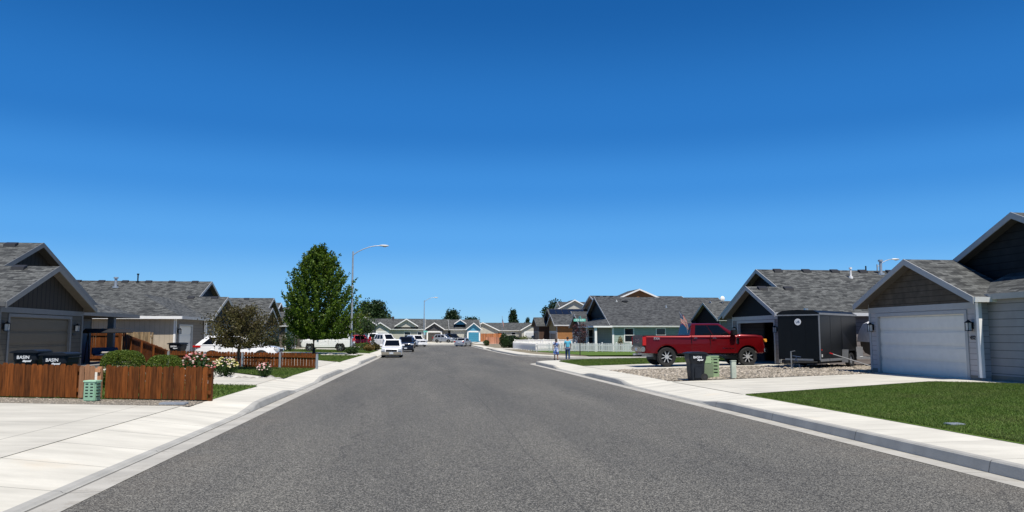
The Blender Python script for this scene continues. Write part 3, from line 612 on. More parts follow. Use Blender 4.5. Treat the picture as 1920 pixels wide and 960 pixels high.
# ---- left side
SH1 = lambda x, y, z: (x, y + 1.89, z)
SH2 = lambda x, y, z: (x, y + 2.05, z)
SH3 = lambda x, y, z: (x, y - 1.47, z)
C1 = dict(front='sid_taupe', side='sid_taupe', gable='bb_brown', gable2='bb_brown', trim='trim_slate', fascia='trim_slate', door='gd_taupe')
h1, f1, z1, q1 = house('dark taupe house behind the near left fence, two bins before its garage', -1, -14.6, 27.1, 3.8, 6.9, 2.1, 'south', 2.85, .4167, 15, C1, (-.25, 4.9), vents=((1.35, .50), (3.2, .93), (5.8, .93), (8.5, .93)), pipes=((5.6, .8, .35, .05, 'metal_galv'),))
F3 = lambda s, t, z: f1(.4 - t, q1['al'] - .25 + s, z1 + z)
lamp(h1, F3, 2.85, 1.75); lamp(h1, F3, -2.85, 1.75)
m = MB(f1); m.box(.36, .385, q1['al'] + 2.45, q1['al'] + 2.75, z1 + 1.42, z1 + 1.5); m.build('house_number', 'vent_dark', h1)
# porch roof, post, front door
pm = MB(SH1); pm.add([(-15.6, 34.9, 2.76), (-15.6, 42.6, 2.76), (-19.5, 42.6, 2.76), (-17.7, 40.4, 3.62), (-17.7, 34.9, 3.62), (-19.5, 34.9, 2.76)], [(0, 1, 3, 4), (1, 2, 3), (2, 5, 4, 3), (0, 4, 5), (0, 5, 2, 1)])
po = pm.build('porch_roof', 'shingle_grey', h1)
pt = MB(SH1); pt.extw([(-15.5, 34.9), (-15.5, 42.7), (-15.66, 42.7), (-15.66, 34.9)], 2.58, 2.77); pt.build('gutter_trim', 'trim_slate', po); pt = MB(SH1); pt.extw([(-15.66, 42.6), (-15.66, 42.7), (-19.5, 42.7), (-19.5, 42.6)], 2.58, 2.77); pt.build('gutter_trim', 'trim_slate', po); pt = MB(SH1); pt.extw([(-15.7, 34.95), (-15.7, 42.5), (-19.4, 42.5), (-19.4, 34.95)], 2.66, 2.72); pt.build('soffit', 'soffit', po)
pp = MB(SH1); pp.box(-16.02, -15.72, 39.7, 40.0, z1 - .1, 2.66); pp.build('porch_post', 'trim_slate', h1, bevel=.012)
F3 = lambda s, t, z: f1(q1['ub'] - t, 39.8 + s, z1 + z)
dm = MB(F3); dm.box(-.45, .45, .0, .03, .1, 2.15); dm.build('front_door', 'door_blue', h1); window(h1, F3, -.95, .3, .3, 1.75, 'trim_slate', False)
m = MB(F3); m.box(-.56, -.45, 0, .04, .1, 2.25); m.box(.45, .56, 0, .04, .1, 2.25); m.box(-.45, .45, 0, .04, 2.151, 2.26); m.build('door_frame', 'trim_slate', h1)
m = MB(SH1); m.box(-17.2, -15.3, 34.5, 43, T(-16, 39) - .1, T(-16, 39) + .06); m.build('porch_floor', 'concrete_floor', h1)

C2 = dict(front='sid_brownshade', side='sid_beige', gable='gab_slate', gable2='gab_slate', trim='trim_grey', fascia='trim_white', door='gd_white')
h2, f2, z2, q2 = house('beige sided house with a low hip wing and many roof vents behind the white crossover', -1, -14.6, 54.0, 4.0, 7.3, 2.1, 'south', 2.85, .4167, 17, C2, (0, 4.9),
    vents=[(3.3 + i * 1.75, .955) for i in range(7)] + [(2.6, .50), (.9, .50)], pipes=((8.8, .80, .7, .1, 'metal_galv'), (7.6, .955, .6, .05, 'black_plastic'), (11.6, .78, .4, .05, 'metal_galv'), (12.3, .82, .12, .12, 'vent_dark')))
hz = 2.82; wm = MB(SH2); wm.add([(-14.85, 47.6, hz), (-14.85, 56.5, hz), (-22.0, 56.5, hz), (-22.0, 47.6, hz), (-18.42, 51.2, 4.35), (-18.42, 56.5, 4.35)], [(0, 1, 5, 4), (2, 3, 4, 5), (0, 4, 3), (0, 3, 2, 1)])
hw = wm.build('hip_roof', 'shingle_grey', h2)
m = MB(SH2); m.box(-22.1, -14.75, 47.5, 47.62, hz - .17, hz + .005); m.build('gutter_trim', 'trim_white', hw)
m = MB(SH2); m.box(-14.87, -14.75, 47.62, 54, hz - .17, hz + .005); m.box(-22.05, -14.87, 47.62, 56, hz - .12, hz - .06); m.build('soffit', 'trim_grey', hw)
m = MB(SH2); m.box(-21.6, -15.25, 48.0, 48.15, z2 - .3, hz - .1); m.build('side_wall', 'sid_beige', h2)
m = MB(SH2); m.box(-15.4, -15.25, 48.15, 48.75, z2 - .3, hz - .1); m.box(-15.4, -15.25, 51.45, 54.4, z2 - .3, hz - .1); m.box(-15.4, -15.25, 48.75, 51.45, z2 + 2.13, hz - .1); m.build('front_wall', 'sid_brownshade', h2)
m = MB(SH2); m.box(-15.36, -15.22, 47.975, 48.0, z2, hz - .1); m.box(-15.25, -15.225, 47.975, 48.1, z2, hz - .1); m.build('corner_trim', 'trim_white', h2)
F3 = lambda s, t, z: (-15.25 + t, 50.1 + s + 2.05, z2 + z); garage_door(h2, F3, 2.7, 2.13, 'gd_white', 'trim_grey'); lamp(h2, F3, -1.65, 1.8)
m = MB(SH2); m.box(-15.2, -15.05, 54.1, 54.3, z2, 2.75); m.build('porch_post', 'trim_white', h2, bevel=.01)

C3 = dict(C2, side='sid_taupe', fascia='trim_grey', gable='bb_brown', gable2='gab_navy')
h3, f3_, z3, q3 = house('dark gabled house half hidden behind the small bronze leaved tree', -1, -14.6, 72.0, 3.4, 6.05, .4, 'south', 2.85, .4167, 14, C3, (0, 4.8), vents=((3, .93), (6, .93)))
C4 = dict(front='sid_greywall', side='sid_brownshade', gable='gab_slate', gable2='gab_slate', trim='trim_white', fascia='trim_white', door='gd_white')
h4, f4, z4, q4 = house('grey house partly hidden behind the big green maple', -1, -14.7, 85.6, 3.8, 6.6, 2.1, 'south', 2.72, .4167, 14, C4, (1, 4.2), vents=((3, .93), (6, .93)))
m = MB(lambda x, y, z: (x, y + 2.3, z)); m.box(-15.13, -15.03, 85.85, 85.97, z4, 2.6); m.build('downspout', 'trim_white', h4)
C5 = dict(C4, side='sid_taupe'); house('grey house far down the left side behind the red car', -1, -14.6, 103, 3.8, 6.6, 2.1, 'south', 2.8, .42, 14, C5, (0, 4.8))
house('dark roofed house beyond the red car at the end of the left row', -1, -15.5, 119.5, 3.6, 6.0, 2, 'south', 2.7, .42, 13, C5, (0, 4.8))

# ---- right side
CR = dict(front='sid_grey', side='sid_grey', gable='shake_brown', gable2='shake_dark', trim='trim_grey', fascia='trim_white', door='gd_white')
g1, e1, y1, p1 = house('light grey house with white garage door at the right edge', 1, 17.0, 30.5, 3.35, 6.2, 1.9, 'north', 2.86, .447, 15, CR, (0, 4.8), vents=((5, .9),))
F3 = lambda s, t, z: e1(.4 - t, p1['al'] - s, y1 + z)
lamp(g1, F3, 2.72, 1.72); lamp(g1, F3, -2.72, 1.72)
text_mesh('house_number', '4322', .17, 'vent_dark', g1, face_mtx((-.012, -2.75, 1.34), (0, -1, 0), (0, 0, 1)), .006, .003)
# street facing lean-to part nearer the camera
m = MB(e1); m.extv([(.60, 2.96), (2.3, 3.72), (2.3, 3.68), (.60, 2.92)], 18.2, 25.0); lr = m.build('lean_roof', 'shingle_grey', g1)
m = MB(e1); m.extv([(.51, 2.955), (.61, 2.955), (.61, 2.78), (.54, 2.78)], 18.2, 24.15); m.build('gutter_trim', 'trim_grey', lr); m = MB(e1); m.extv([(.62, 2.92), (2.3, 3.66), (2.3, 3.53), (.62, 2.78)], 18.25, 24.5); m.build('soffit', 'soffit', lr)
m = MB(e1); m.box(.74, .89, 18.6, 24.25, y1 - .3, 2.9); m.build('front_wall', 'sid_wing_grey', g1)  # lean-to siding in a darker grey than the garage front
m = MB(e1); m.box(.73, .739, 18.6, 24.2, y1 - .3, y1 + .18); m.build('foundation', 'foundation', g1)
m = MB(e1); m.box(.30, .41, 24.0, 24.12, y1 + .1, 2.72); m.build('downspout', 'trim_white', g1)
m = MB(e1); m.box(.42, .74, 24.16, 24.2, y1 - .2, 2.9); m.build('return_wall', 'sid_grey', g1)

CG = dict(front='sid_mauve', side='sid_mauve', gable='gab_navy', gable2='gab_navy', trim='trim_grey', fascia='trim_white', door=None)
g2, e2, y2, p2 = house('grey house with open dark garage and navy gables behind the red pickup', 1, 17.2, 37.8, 3.3, 5.86, 1.75, 'south', 2.77, .45, 16, CG, (-.1, 4.45), open_door=True,
    vents=[(2.9 + i * 1.72, .945) for i in range(6)] + [(2.2, .5), (.75, .5), (11.2, .8)], pipes=((6.8, .80, .5, .05, 'trim_white'), (9.0, .9, .75, .08, 'metal_galv'), (8.3, .96, .35, .04, 'black_plastic'), (10.9, .96, .3, .04, 'black_plastic')))
F3 = lambda s, t, z: e2(.4 - t, p2['al'] - .1 + s, y2 + z); lamp(g2, F3, -2.55, 1.75); lamp(g2, F3, 2.5, 1.75)
CGn = dict(front='sid_green', side='sid_green', gable='gab_navy', gable2='gab_navy', trim='trim_grey', fascia='trim_white', door='gd_white')
# green house: side wall faces the corner; porch at its left end
g3, e3, y3, p3 = house('green sided house with white trim behind the white picket fence', 1, 18.8, 99.6, 3.5, 7.8, 1.6, 'north', 2.66, .45, 17, CGn, (0, 4.6), roof='shingle_dark', pipes=((9.5, .62, .3, .06, 'metal_galv'), (5.0, .83, .12, .16, 'vent_dark'), (4.0, .83, .2, .05, 'lens_clear')), zb=-.45)
F3 = lambda s, t, z: (s, 84.4 - 1.47 - t, y3 + z)
for xx in (22.6, 26.2, 30.6): window(g3, F3, xx, 1.36, .95, 1.42)
window(g3, lambda s, t, z: (s, p3['L0'] - 1.47 - t, y3 + z), 20.1, .95, .7, 1.75)
m = MB(SH3); m.box(20.75, 20.9, 84.36, 84.39, y3, 2.5); m.box(20.7, 20.75, 84.38, 84.5, y3, 2.5); m.build('corner_trim', 'trim_white', g3)
m = MB(SH3); m.add([(18.6, 83.95, 2.63), (20.9, 83.95, 2.63), (20.9, 86.25, 3.66), (18.6, 93.2, 2.63), (20.9, 93.2, 3.66), (20.9, 93.2, 2.55), (18.6, 83.95, 2.56), (20.9, 83.95, 2.56), (18.6, 93.2, 2.56)], [(0, 1, 2), (0, 2, 4, 3), (6, 8, 5, 7), (0, 3, 8, 6), (0, 6, 7, 1), (1, 7, 5, 4, 2), (3, 4, 5, 8)]); lr = m.build('porch_roof', 'shingle_dark', g3)
m = MB(SH3); m.box(18.5, 18.62, 83.9, 92.6, 2.46, 2.63); m.build('gutter_trim', 'trim_white', lr); m = MB(SH3); m.box(18.62, 20.6, 83.88, 84.0, 2.46, 2.63); m.build('gutter_trim', 'trim_white', lr); m = MB(SH3); m.box(18.62, 20.6, 84.0, 92.6, 2.50, 2.56); m.build('soffit', 'soffit', lr)
for px, py in ((18.8, 84.2), (18.8, 88.4), (18.8, 92.2)):
    m = MB(SH3); m.box(px - .13, px + .13, py - .13, py + .13, y3 - .1, 2.5); m.build('porch_post', 'trim_white', g3, bevel=.02)
m = MB(SH3); m.box(18.6, 20.8, 84, 92.6, y3 - .3, y3 + .05); m.build('porch_floor', 'concrete_floor', g3)
# neighbour further along the side street
CN = dict(front='sid_navy', side='sid_mauve', gable='gab_navy', gable2='gab_navy', trim='trim_grey', fascia='trim_white', door='gd_white')
house('dark gabled house peeking above the pickup cab, a round dish on its ridge', 1, 30.0, 78.9, 3.95, 4.4, 1.0, 'south', 3.25, .47, 12, CN, (0, 4.6), zb=-.2, group='single storey houses along the street')
C_or = dict(front='sid_orange', side='sid_orange', gable='sid_olive', gable2='sid_orange', trim='trim_grey', fascia='trim_white', door='gd_brown')
g4, e4, y4, p4 = house('orange brown house with olive gable behind the tall white fence', 1, 18.0, 106, 3.4, 4.4, 3.2, 'south', 3.02, .45, 15, C_or, (0, 4.4), zb=-.3, roof='shingle_dark')
C_db = dict(front='sid_darkbrown', side='sid_darkbrown', gable='sid_darkbrown', gable2='sid_darkbrown', trim='trim_slate', fascia='trim_slate', door='gd_brown')
g5, e5, y5, p5 = house('dark brown house with solar panels on its roof', 1, 18.9, 135, 3.2, 6.3, 1.8, 'north', 3.2, .44, 15, C_db, (0, 4.4), zb=-.2)
m = MB(e5)
for i in range(6):
    for j in range(2):
        v0 = p5['U0'] + 2.1 + j * 1.72; u0 = 2.0 + i * 1.08
        z0 = lambda v: 3.2 + .44 * (v - (p5['U0'] - .4)) + .08
        m.extr([(v0, z0(v0)), (v0 + 1.65, z0(v0 + 1.65)), (v0 + 1.65, z0(v0 + 1.65) + .04), (v0, z0(v0) + .04)], u0, u0 + 1.0)
m.build('solar_panels', 'solar', g5)

# ---- frontal houses (far row and two storey ones behind)
def frontal(label, X0, X1, Y, D, ze, zr, gables, zb, wall, trim, roof='shingle_grey', doors=(), windows=(), rot=0, group='low houses closing the far end of the street', gw=None, ridges=None):
    cx = (X0 + X1) / 2; cs, sn = math.cos(R(rot)), math.sin(R(rot))
    f = lambda u, v, w_: (cx + u * cs - v * sn, Y + u * sn + v * cs, w_)          # u along x from centre, v into the lot
    root = empty('house', (cx, Y, zb), label, 'house', group, raw=True); a0, a1 = X0 - cx, X1 - cx
    mS, mT, mW, mB = MB(f), MB(f), MB(f), MB(f)
    hd = D / 2; sl = (zr - ze) / hd
    pitched(mS, mT, a0, a1, 0, hd, ze, zr); pitched(mS, mT, a0, a1, D, hd, ze, zr)
    BB = []
    def barge(*a):
        q = MB(f); barge_(q, *a); BB.append(q)
    barge(a0, 0, hd, ze, zr); barge(a0, D, hd, ze, zr); barge(a1 + .035, 0, hd, ze, zr); barge(a1 + .035, D, hd, ze, zr)
    o = .4; mW.extr([(o, zb - .3), (D - o, zb - .3), (D - o, ze + sl * o - .17), (hd, zr - .17), (o, ze + sl * o - .17)], a0 + o, a1 - o)
    for (gx_, half, za, zg, proj) in gables:        # centre x, half width, apex z, eave z, projection forward
        c = gx_ - cx; s2 = (za - zg) / half; back = min(hd, (za - ze) / sl + .3) if za > ze else hd
        sS, sT, sB, sW = MB(lambda a, b, w_: (b, a, w_)), MB(lambda a, b, w_: (b, a, w_)), MB(lambda a, b, w_: (b, a, w_)), MB(lambda a, b, w_: (b, a, w_))
        pitched(sS, sT, -proj, back, c - half, c, zg, za, proj > .5); pitched(sS, sT, -proj, back, c + half, c, zg, za, proj > .5)
        for sgn in (-1, 1):
            q0 = MB(lambda a, b, w_: (b, a, w_)); barge_(q0, -proj, c + sgn * half, c, zg, za, .22); q = MB(f); q.add(q0.v, q0.q); BB.append(q)
        zt = zg + s2 * .35 - .17; zlow = zb - .3 if proj > .5 else zg - .25
        sW.extr([(c - half + .35, zlow), (c + half - .35, zlow), (c + half - .35, zt), (c, za - .17), (c - half + .35, zt)], -proj + .45, back)
        for src, dst in ((sS, mS), (sT, mT)): dst.add(src.v, src.q)
        wm_ = MB(f); wm_.add(sW.v, sW.q); wm_.build('gable_wall', gw or wall, root)
    mW.build('wall', wall, root); rf = mS.build('roof', roof, root); mT.build('gutter_trim', trim, rf)
    for q in BB: q.build('barge_board', trim, rf)
    for (dx, dw, dh, dp, dm_) in doors:
        F = lambda s, t, z, dx=dx, dp=dp: f(dx - cx + s, -dp + .45 - t, zb + z); garage_door(root, F, dw, dh, dm_, trim, td=.01, trim_w=.3)
    for (wx, wz, ww, wh, wp) in windows:
        F = lambda s, t, z, wp=wp: f(s, o - wp - t, zb + z); window(root, F, wx - cx, wz, ww, wh, trim)
    return root, rf, f
k = 8.77
fa = frontal('far grey house with two white edged gables left of the end of the street', -11.5, .6, 166, 11, 2.84, 5.15, [(-8.8, 2.2, 4.25, 2.85, 2.2), (-3.4, 2.5, 5.05, 3.5, .3)], .1, 'sid_lightbeige', 'trim_white', doors=((-8.8, 3.0, 2.0, 2.2, 'gd_offwhite'),), windows=((-3.2, .9, 1.2, 1.2, 0), (-.6, .9, .8, 1.2, 0)))
m = MB(ID); m.box(-6.7, -6.2, 171, 171.5, 4.8, 5.6); m.build('chimney', 'brick_dark', fa[1])
frontal('far dark house with white edged garage gable right of the far lamp post', .3, 6.3, 178, 13, 2.87, 5.3, [(2.7, 2.35, 4.4, 2.87, 2.0)], .15, 'sid_lightbeige', 'trim_white', doors=((2.7, 2.9, 2.0, 2.0, 'gd_dark'),), gw='sid_darkgrey')
fc = frontal('far house with blue gable and blue garage door', 6.0, 13.3, 176, 14, 2.85, 5.2, [(11.55, 1.85, 4.35, 2.85, 1.6), (8.6, 1.4, 5.15, 4.2, -.8)], .2, 'sid_lightbeige', 'trim_white', doors=((11.55, 2.4, 2.0, 1.6, 'gd_blue'),), gw='sid_farblue')
frontal('far beige house with wide navy edged gable beside the flagpole', 12.5, 26.5, 186, 11, 2.7, 4.6, [(14.4, 4.0, 4.6, 2.7, 1.2), (26.5, 3.0, 4.5, 2.8, 1.6)], .15, 'sid_lightbeige', 'trim_white', windows=((19, .9, 1.6, 1.1, 0), (22, .9, 1.0, 1.1, 0)), doors=((26.5, 3.6, 2.0, 1.6, 'gd_offwhite'),))
frontal('far house with pale gable showing above the young tree beside the pole', -17.5, -10.5, 152, 9, 3.2, 5.2, [(-11.2, 2.3, 5.2, 3.7, .6)], -.1, 'sid_darkgrey', 'trim_white')
fb = frontal('two storey house with slate gable and white siding behind the solar roof', 27.4, 40, 150, 11, 6.3, 8.35, [(29.8, 4.25, 8.55, 6.3, .8)], -.2, 'sid_lightbeige', 'trim_white', group='two storey houses on the next street', gw='sid_lightbeige', roof='shingle_dark')
fd_ = frontal('two storey house with brown gable behind the green house roof', 27, 42.5, 117, 12, 6.2, 8.0, [(33.4, 4.3, 8.75, 6.95, 1.0)], -.2, 'sid_orangebrown', 'trim_white', group='two storey houses on the next street', roof='shingle_dark')
for i in range(4):
    m = MB(ID); m.box(28 + i * 1.1, 28.5 + i * 1.1, 122.0, 122.4, 7.6, 7.95); m.build('roof_vent', 'vent_dark', fd_[1])
# ------------------------------------------------------------------ vehicles
def paint(name, c, metal=.3, rough=.35, coat=.8): return basic(name, c, rough, metal, var=.03, coat=coat, spec=.3)
paint('paint_red', (.135, .0004, .002), .35, .38, .35); paint('paint_white', (.78, .78, .78), 0, .35); paint('paint_beige', (.33, .29, .22), .3); paint('paint_navy', (.012, .016, .032), .4)
paint('paint_black', (.01, .01, .012), .2); paint('paint_silver', (.45, .47, .50), .55); paint('paint_crimson', (.55, .02, .05), .1); paint('paint_grey', (.09, .09, .095), .4)
basic('trailer_black', (.0035, .0042, .005), .45, 0, var=.45, scale=1.2, spec=.25); basic('trailer_dark', (.004, .004, .005), .5); basic('alu', (.5, .51, .52), .35, .7)
basic('tarp', (.75, .74, .72), .6, bump=.5, bscale=4); basic('headlamp', (.55, .56, .55), .08, .2, var=.3); basic('rim_bright', (.62, .62, .62), .25, .5); basic('plate', (.6, .63, .66), .4); basic('cushion', (.035, .06, .12), .9); basic('cushion_light', (.5, .47, .42), .9)

def wheel(parent, x, y, r, w, rim='rim_silver', spokes=6):
    sg = 1 if y > 0 else -1
    m = MB(); pr = [(r * .62, 0), (r * .66, w * .46), (r * .93, w * .5), (r, w * .36), (r, -w * .36), (r * .93, -w * .5), (r * .62, -w * .46)]
    N = 28; P = [(x + q * math.cos(2 * math.pi * i / N), y + t, r + q * math.sin(2 * math.pi * i / N)) for i in range(N) for q, t in pr]; K = len(pr)
    m.add(P, [(i * K + j, ((i + 1) % N) * K + j, ((i + 1) % N) * K + (j + 1) % K, i * K + (j + 1) % K) for i in range(N) for j in range(K)])
    o = m.build('wheel', 'rubber', parent, smooth=True)
    m = MB(); R0 = r * .64
    m.add([(x + R0 * math.cos(2 * math.pi * i / N), y + s, r + R0 * math.sin(2 * math.pi * i / N)) for s in (-w * .44, w * .46) for i in range(N)], [(i, (i + 1) % N, N + (i + 1) % N, N + i) for i in range(N)])
    yo = y + sg * w * .30; yi = y + sg * w * .12
    for kk in range(spokes):
        a = 2 * math.pi * kk / spokes + .3; d = .22 * 6 / spokes
        pts = [(a - d * .45, R0 * .98), (a + d * .45, R0 * .98), (a + d * 1.1, r * .2), (a - d * 1.1, r * .2)]
        m.add([(x + q * math.cos(t), yy, r + q * math.sin(t)) for yy in (yo, yi) for t, q in pts], [(0, 1, 2, 3), (4, 7, 6, 5), (0, 4, 5, 1), (1, 5, 6, 2), (2, 6, 7, 3), (3, 7, 4, 0)])
    m.tube([(x, yi, r), (x, yo + sg * .02, r)], r * .22, 14); m.build('rim', rim, o)
    m = MB(); m.tube([(x, y - sg * w * .05, r), (x, y + sg * w * .02, r)], R0 * .97, 20); m.build('hub_back', 'black_plastic', o)

def car(name, label, cat, loc, rz, S, group=None, scale=1):
    """x forward. S: L W H, wb, fo (front overhang), r, gc, belt, hood, cowl_x, roof_f, roof_r, tail_x (glass base), deck, col ..."""
    root = empty(name, loc, label, cat, group, rz); root.scale = (scale,) * 3
    L, W, H, r = S['L'], S['W'], S['H'], S['r']; xf = L / 2; fa = xf - S['fo']; ra = fa - S['wb']; gc = S.get('gc', .25); ar = r * S.get('arch', 1.16)
    belt, hood, nose = S['belt'], S['hood'], S.get('nose', S['hood'] - .15); deck = S['deck']; tail = S.get('tail', deck)
    X = lambda d: xf - d
    top = [(X(.0), gc + .12), (X(-.03), gc + .3), (X(.02), nose - .12), (X(.10), nose), (X(.45), lerp(nose, hood, .6)), (X(S['cowl']), hood)]
    bed = S.get('bed')
    if bed: top += [(X(S['cowl'] + .05), belt), (X(S['cabr'] + .02), belt), (X(S['cabr'] + .06), bed), (X(L - .04), bed), (X(L), bed - .05), (X(L + .0), gc + .25)]
    else: top += [(X(S['cowl'] + .08), belt - .005), (X(S['tailx'] - .06), belt), (X(S['tailx']), deck), (X(L - .12), tail), (X(L), tail - .14), (X(L + .03), gc + .35), (X(L - .05), gc + .1)]
    bot = [(X(L - .02), gc)]
    for cx_ in (ra, fa):
        base = math.asin(max(-1, min(1, (gc - r) / ar))); n = 12
        bot += [(cx_ + ar * math.cos(t), r + ar * math.sin(t)) for t in [math.pi - base + (2 * base - math.pi) * i / n for i in range(n + 1)]]
    bot += [(X(.06), gc)]
    out = top + bot; mid = (0, (gc + belt) / 2); n = len(out)
    lay = [(-1, .0), (-.99, .0), (-.965, 0), (-.91, .0), (-.6, .06), (0, .06), (.6, .06), (.91, .0), (.965, .0), (.99, 0), (1, .0)]
    def shape(x, yk, z, grow):
        # plan taper at nose and tail, tumblehome of the sides
        y = yk * W / 2; e = abs(x) / xf; y *= 1 - .10 * max(0, (e - .72) / .28) ** 2
        t = (z - gc) / (belt - gc); y *= 1 - .035 * (max(0, t - .55) / .45) ** 2 - .03 * max(0, .35 - t)
        x2 = x - math.copysign(1, x) * .10 * abs(yk) ** 3 * (1 if e > .8 else 0)
        return (x2, y, z)
    P = []
    for yk, gr in lay:
        for (x, z) in out:
            xx = x + (mid[0] - x) * 0; ins = .085 * (1 if abs(yk) >= .999 else .5 if abs(yk) > .98 else .14 if abs(yk) > .95 else 0)
            zz = z - ins if z > mid[1] else z + ins * .3; xx = x - math.copysign(ins, x) if abs(x) > xf - .3 else x
            P.append(shape(xx, yk, zz, gr))
    m = MB(); K = len(lay)
    m.add(P, [tuple(range(n)), tuple(range((K - 1) * n, K * n))[::-1]] + [(j * n + i, j * n + (i + 1) % n, (j + 1) * n + (i + 1) % n, (j + 1) * n + i) for j in range(K - 1) for i in range(n)])
    pm = S['col']; body = m.build('body', pm, root, smooth=True)
    if S.get('lower'):
        hgt = gc + .30
        for sg in (-1, 1):
            m = MB()
            m.box(ra + ar + .02, fa - ar - .02, sg * (W / 2 - .01) if sg < 0 else W / 2 - .03, sg * (W / 2 + .012) if sg > 0 else -(W / 2 - .03) , gc + .02, hgt) if sg > 0 else m.box(ra + ar + .02, fa - ar - .02, -(W / 2 + .012), -(W / 2 - .03), gc + .02, hgt)
            m.build('side_cladding', S['lower'], body)
    # cabin: belt outline and roof outline
    cb, rf_, rr, tx = S['cowl'], S['roof_f'], S['roof_r'], S['tailx'] if not bed else S['cabr']
    tw = S.get('tw', .78) * W / 2; bw = .955 * W / 2; zb_, zr = belt - .02, H
    B = [(X(cb), bw * .86), (X(cb + .22), bw), (X(tx - .15), bw), (X(tx), bw * .92)]; Tt = [(X(rf_), tw * .92), (X(rf_ + .15), tw), (X(rr - .12), tw), (X(rr), tw * .94)]
    ringB = [(x, -y, zb_) for x, y in B] + [(x, y, zb_) for x, y in B[::-1]]; ringT = [(x, -y, zr - .045) for x, y in Tt] + [(x, y, zr - .045) for x, y in Tt[::-1]]
    ringU = [(x * .96 + (X(rf_) + X(rr)) * .02, y * .86, zr) for x, y, z in ringT]; N = 8
    m = MB(); m.add(ringB + ringT + ringU, [(i, (i + 1) % N, N + (i + 1) % N, N + i) for i in range(N)] + [(N + i, N + (i + 1) % N, 2 * N + (i + 1) % N, 2 * N + i) for i in range(N)] + [tuple(range(2 * N, 3 * N)), tuple(range(N))[::-1]])
    m.build('cabin', pm, root, smooth=True)
    def lerp3(a, b, t): return tuple(a[i] + (b[i] - a[i]) * t for i in range(3))
    def pane(name, bl, br_, tl, tr, s0, s1, t0, t1, n_, mat='glass_car', par=None):
        q = []
        for s, t in ((s0[0], t0), (s1[0], t0), (s1[1], t1), (s0[1], t1)): q.append(lerp3(lerp3(bl, br_, s), lerp3(tl, tr, s), t))
        q2 = [tuple(p[i] + n_[i] * .007 for i in range(3)) for p in q]; q3 = [tuple(p[i] - n_[i] * .01 for i in range(3)) for p in q]
        m = MB(); m.add(q2 + q3, [(0, 1, 2, 3), (4, 7, 6, 5), (0, 4, 5, 1), (1, 5, 6, 2), (2, 6, 7, 3), (3, 7, 4, 0)]); return m.build(name, mat, par or root)
    def nrm(a, b, c): v = (Vector(b) - Vector(a)).cross(Vector(c) - Vector(a)).normalized(); return v
    # windscreen & rear window
    a, b, c, d = ringB[0], ringB[7], ringT[0], ringT[7]; nn = nrm(a, b, c); nn = nn if nn.x > 0 else -nn
    pane('windshield', a, b, c, d, (.05, .07), (.95, .93), .07, .93, nn)
    a, b, c, d = ringB[3], ringB[4], ringT[3], ringT[4]; nn = nrm(a, b, c); nn = nn if nn.x < 0 else -nn
    pane('rear_window', a, b, c, d, (.08, .08), (.92, .92), .25 if not bed else .12, .92, nn)
    for sg in (-1, 1):
        ia, ib = (1, 2) if sg < 0 else (6, 5)
        a, b, c, d = ringB[ia], ringB[ib], ringT[ia], ringT[ib]; nn = nrm(a, b, c); nn = nn if nn.y * sg > 0 else -nn
        for (s0, s1) in S['wins']: pane('side_window', a, b, c, d, s0, s1, *S.get('wt', (.1, .86)), nn)
        # mirror
        m = MB(); mx = X(cb + .32); ms = S.get('mir', 1); m.box(mx - .05, mx + .12 * ms, *sorted((sg * (bw - .02), sg * (bw + .2 * ms))), belt + .0, belt + .17 * ms); m.build('mirror', S.get('mirc', pm), root, bevel=.025)
    for sg in (-1, 1):
        for cx_ in (ra, fa): wheel(root, cx_, sg * (W / 2 - S.get('wwid', .22) / 2 - .015), r, S.get('wwid', .22), S.get('rim', 'rim_silver'), S.get('spokes', 6))
        y = sg * W / 2
        m = MB(); hl = S.get('hlz', nose - .2); hs = S.get('hls', 1); m.extv([(X(-.035 * hs), hl), (X(-.01), hl + .16), (X(.3 * hs), hl + .15), (X(.14 * hs), hl + .01)], *sorted((y * .60, y * (.955)))); m.build('headlight', S.get('hlmat', 'headlamp'), root, bevel=.012)
        tz0, tz1 = S.get('tl', (belt - .35, belt - .12)); m = MB(); ty = S.get('tly', .72); m.box(X(L + .035), X(L - S.get('tll', .18)), *sorted((y * ty, y * (.965 if bed else .975))), tz0, tz1); m.build('taillight', 'tail_red', root, bevel=.015)
        for dx in S['handles']:
            m = MB(); m.box(X(dx), X(dx - .17), *sorted((y * .985, y * 1.012)), belt - .16, belt - .125); m.build('door_handle', S.get('hmat', pm), root)
    m = MB()
    for sg in (-1, 1):
        for dx in S['doors']: m.box(X(dx), X(dx + .012), *sorted((sg * W / 2 * .96, sg * (W / 2 + .0015))), gc + .12, belt - .03)
    m.build('door_seam', 'black_plastic', body)
    bm_ = S.get('bump', pm); m = MB(); m.box(X(.12), X(-.075), -W * .46, W * .46, gc + .02, gc + .27); m.build('front_bumper', bm_, root, bevel=.04)
    m = MB(); m.box(X(L + .09), X(L - .1), -W * .46, W * .46, gc + .08, gc + .32); m.build('rear_bumper', bm_, root, bevel=.04)
    m = MB(); m.box(X(.05), X(-.045), -W * .26, W * .26, nose - .26, nose - .1); m.build('grille', S.get('grille', 'black_plastic'), root, bevel=.01)
    m = MB(); m.box(X(.05), X(-.085), -.16, .16, gc + .1, gc + .24); m.build('license_plate', 'plate', root)
    m = MB(); m.box(X(L + .1), X(L - .05), -.16, .16, gc + (.42 if not bed else .12), gc + (.56 if not bed else .26)); m.build('license_plate', 'plate', root)
    m = MB(); m.box(ra - .1, fa + .1, -W * .40, W * .40, gc - .08, gc + .2)
    m.box(ra - .5, ra + .5, -W / 2 + .24, W / 2 - .24, r * .7, r * 2); m.box(fa - .5, fa + .45, -W / 2 + .24, W / 2 - .24, r * .7, r * 1.9); m.build('underbody', 'black_plastic', root)
    return root, X
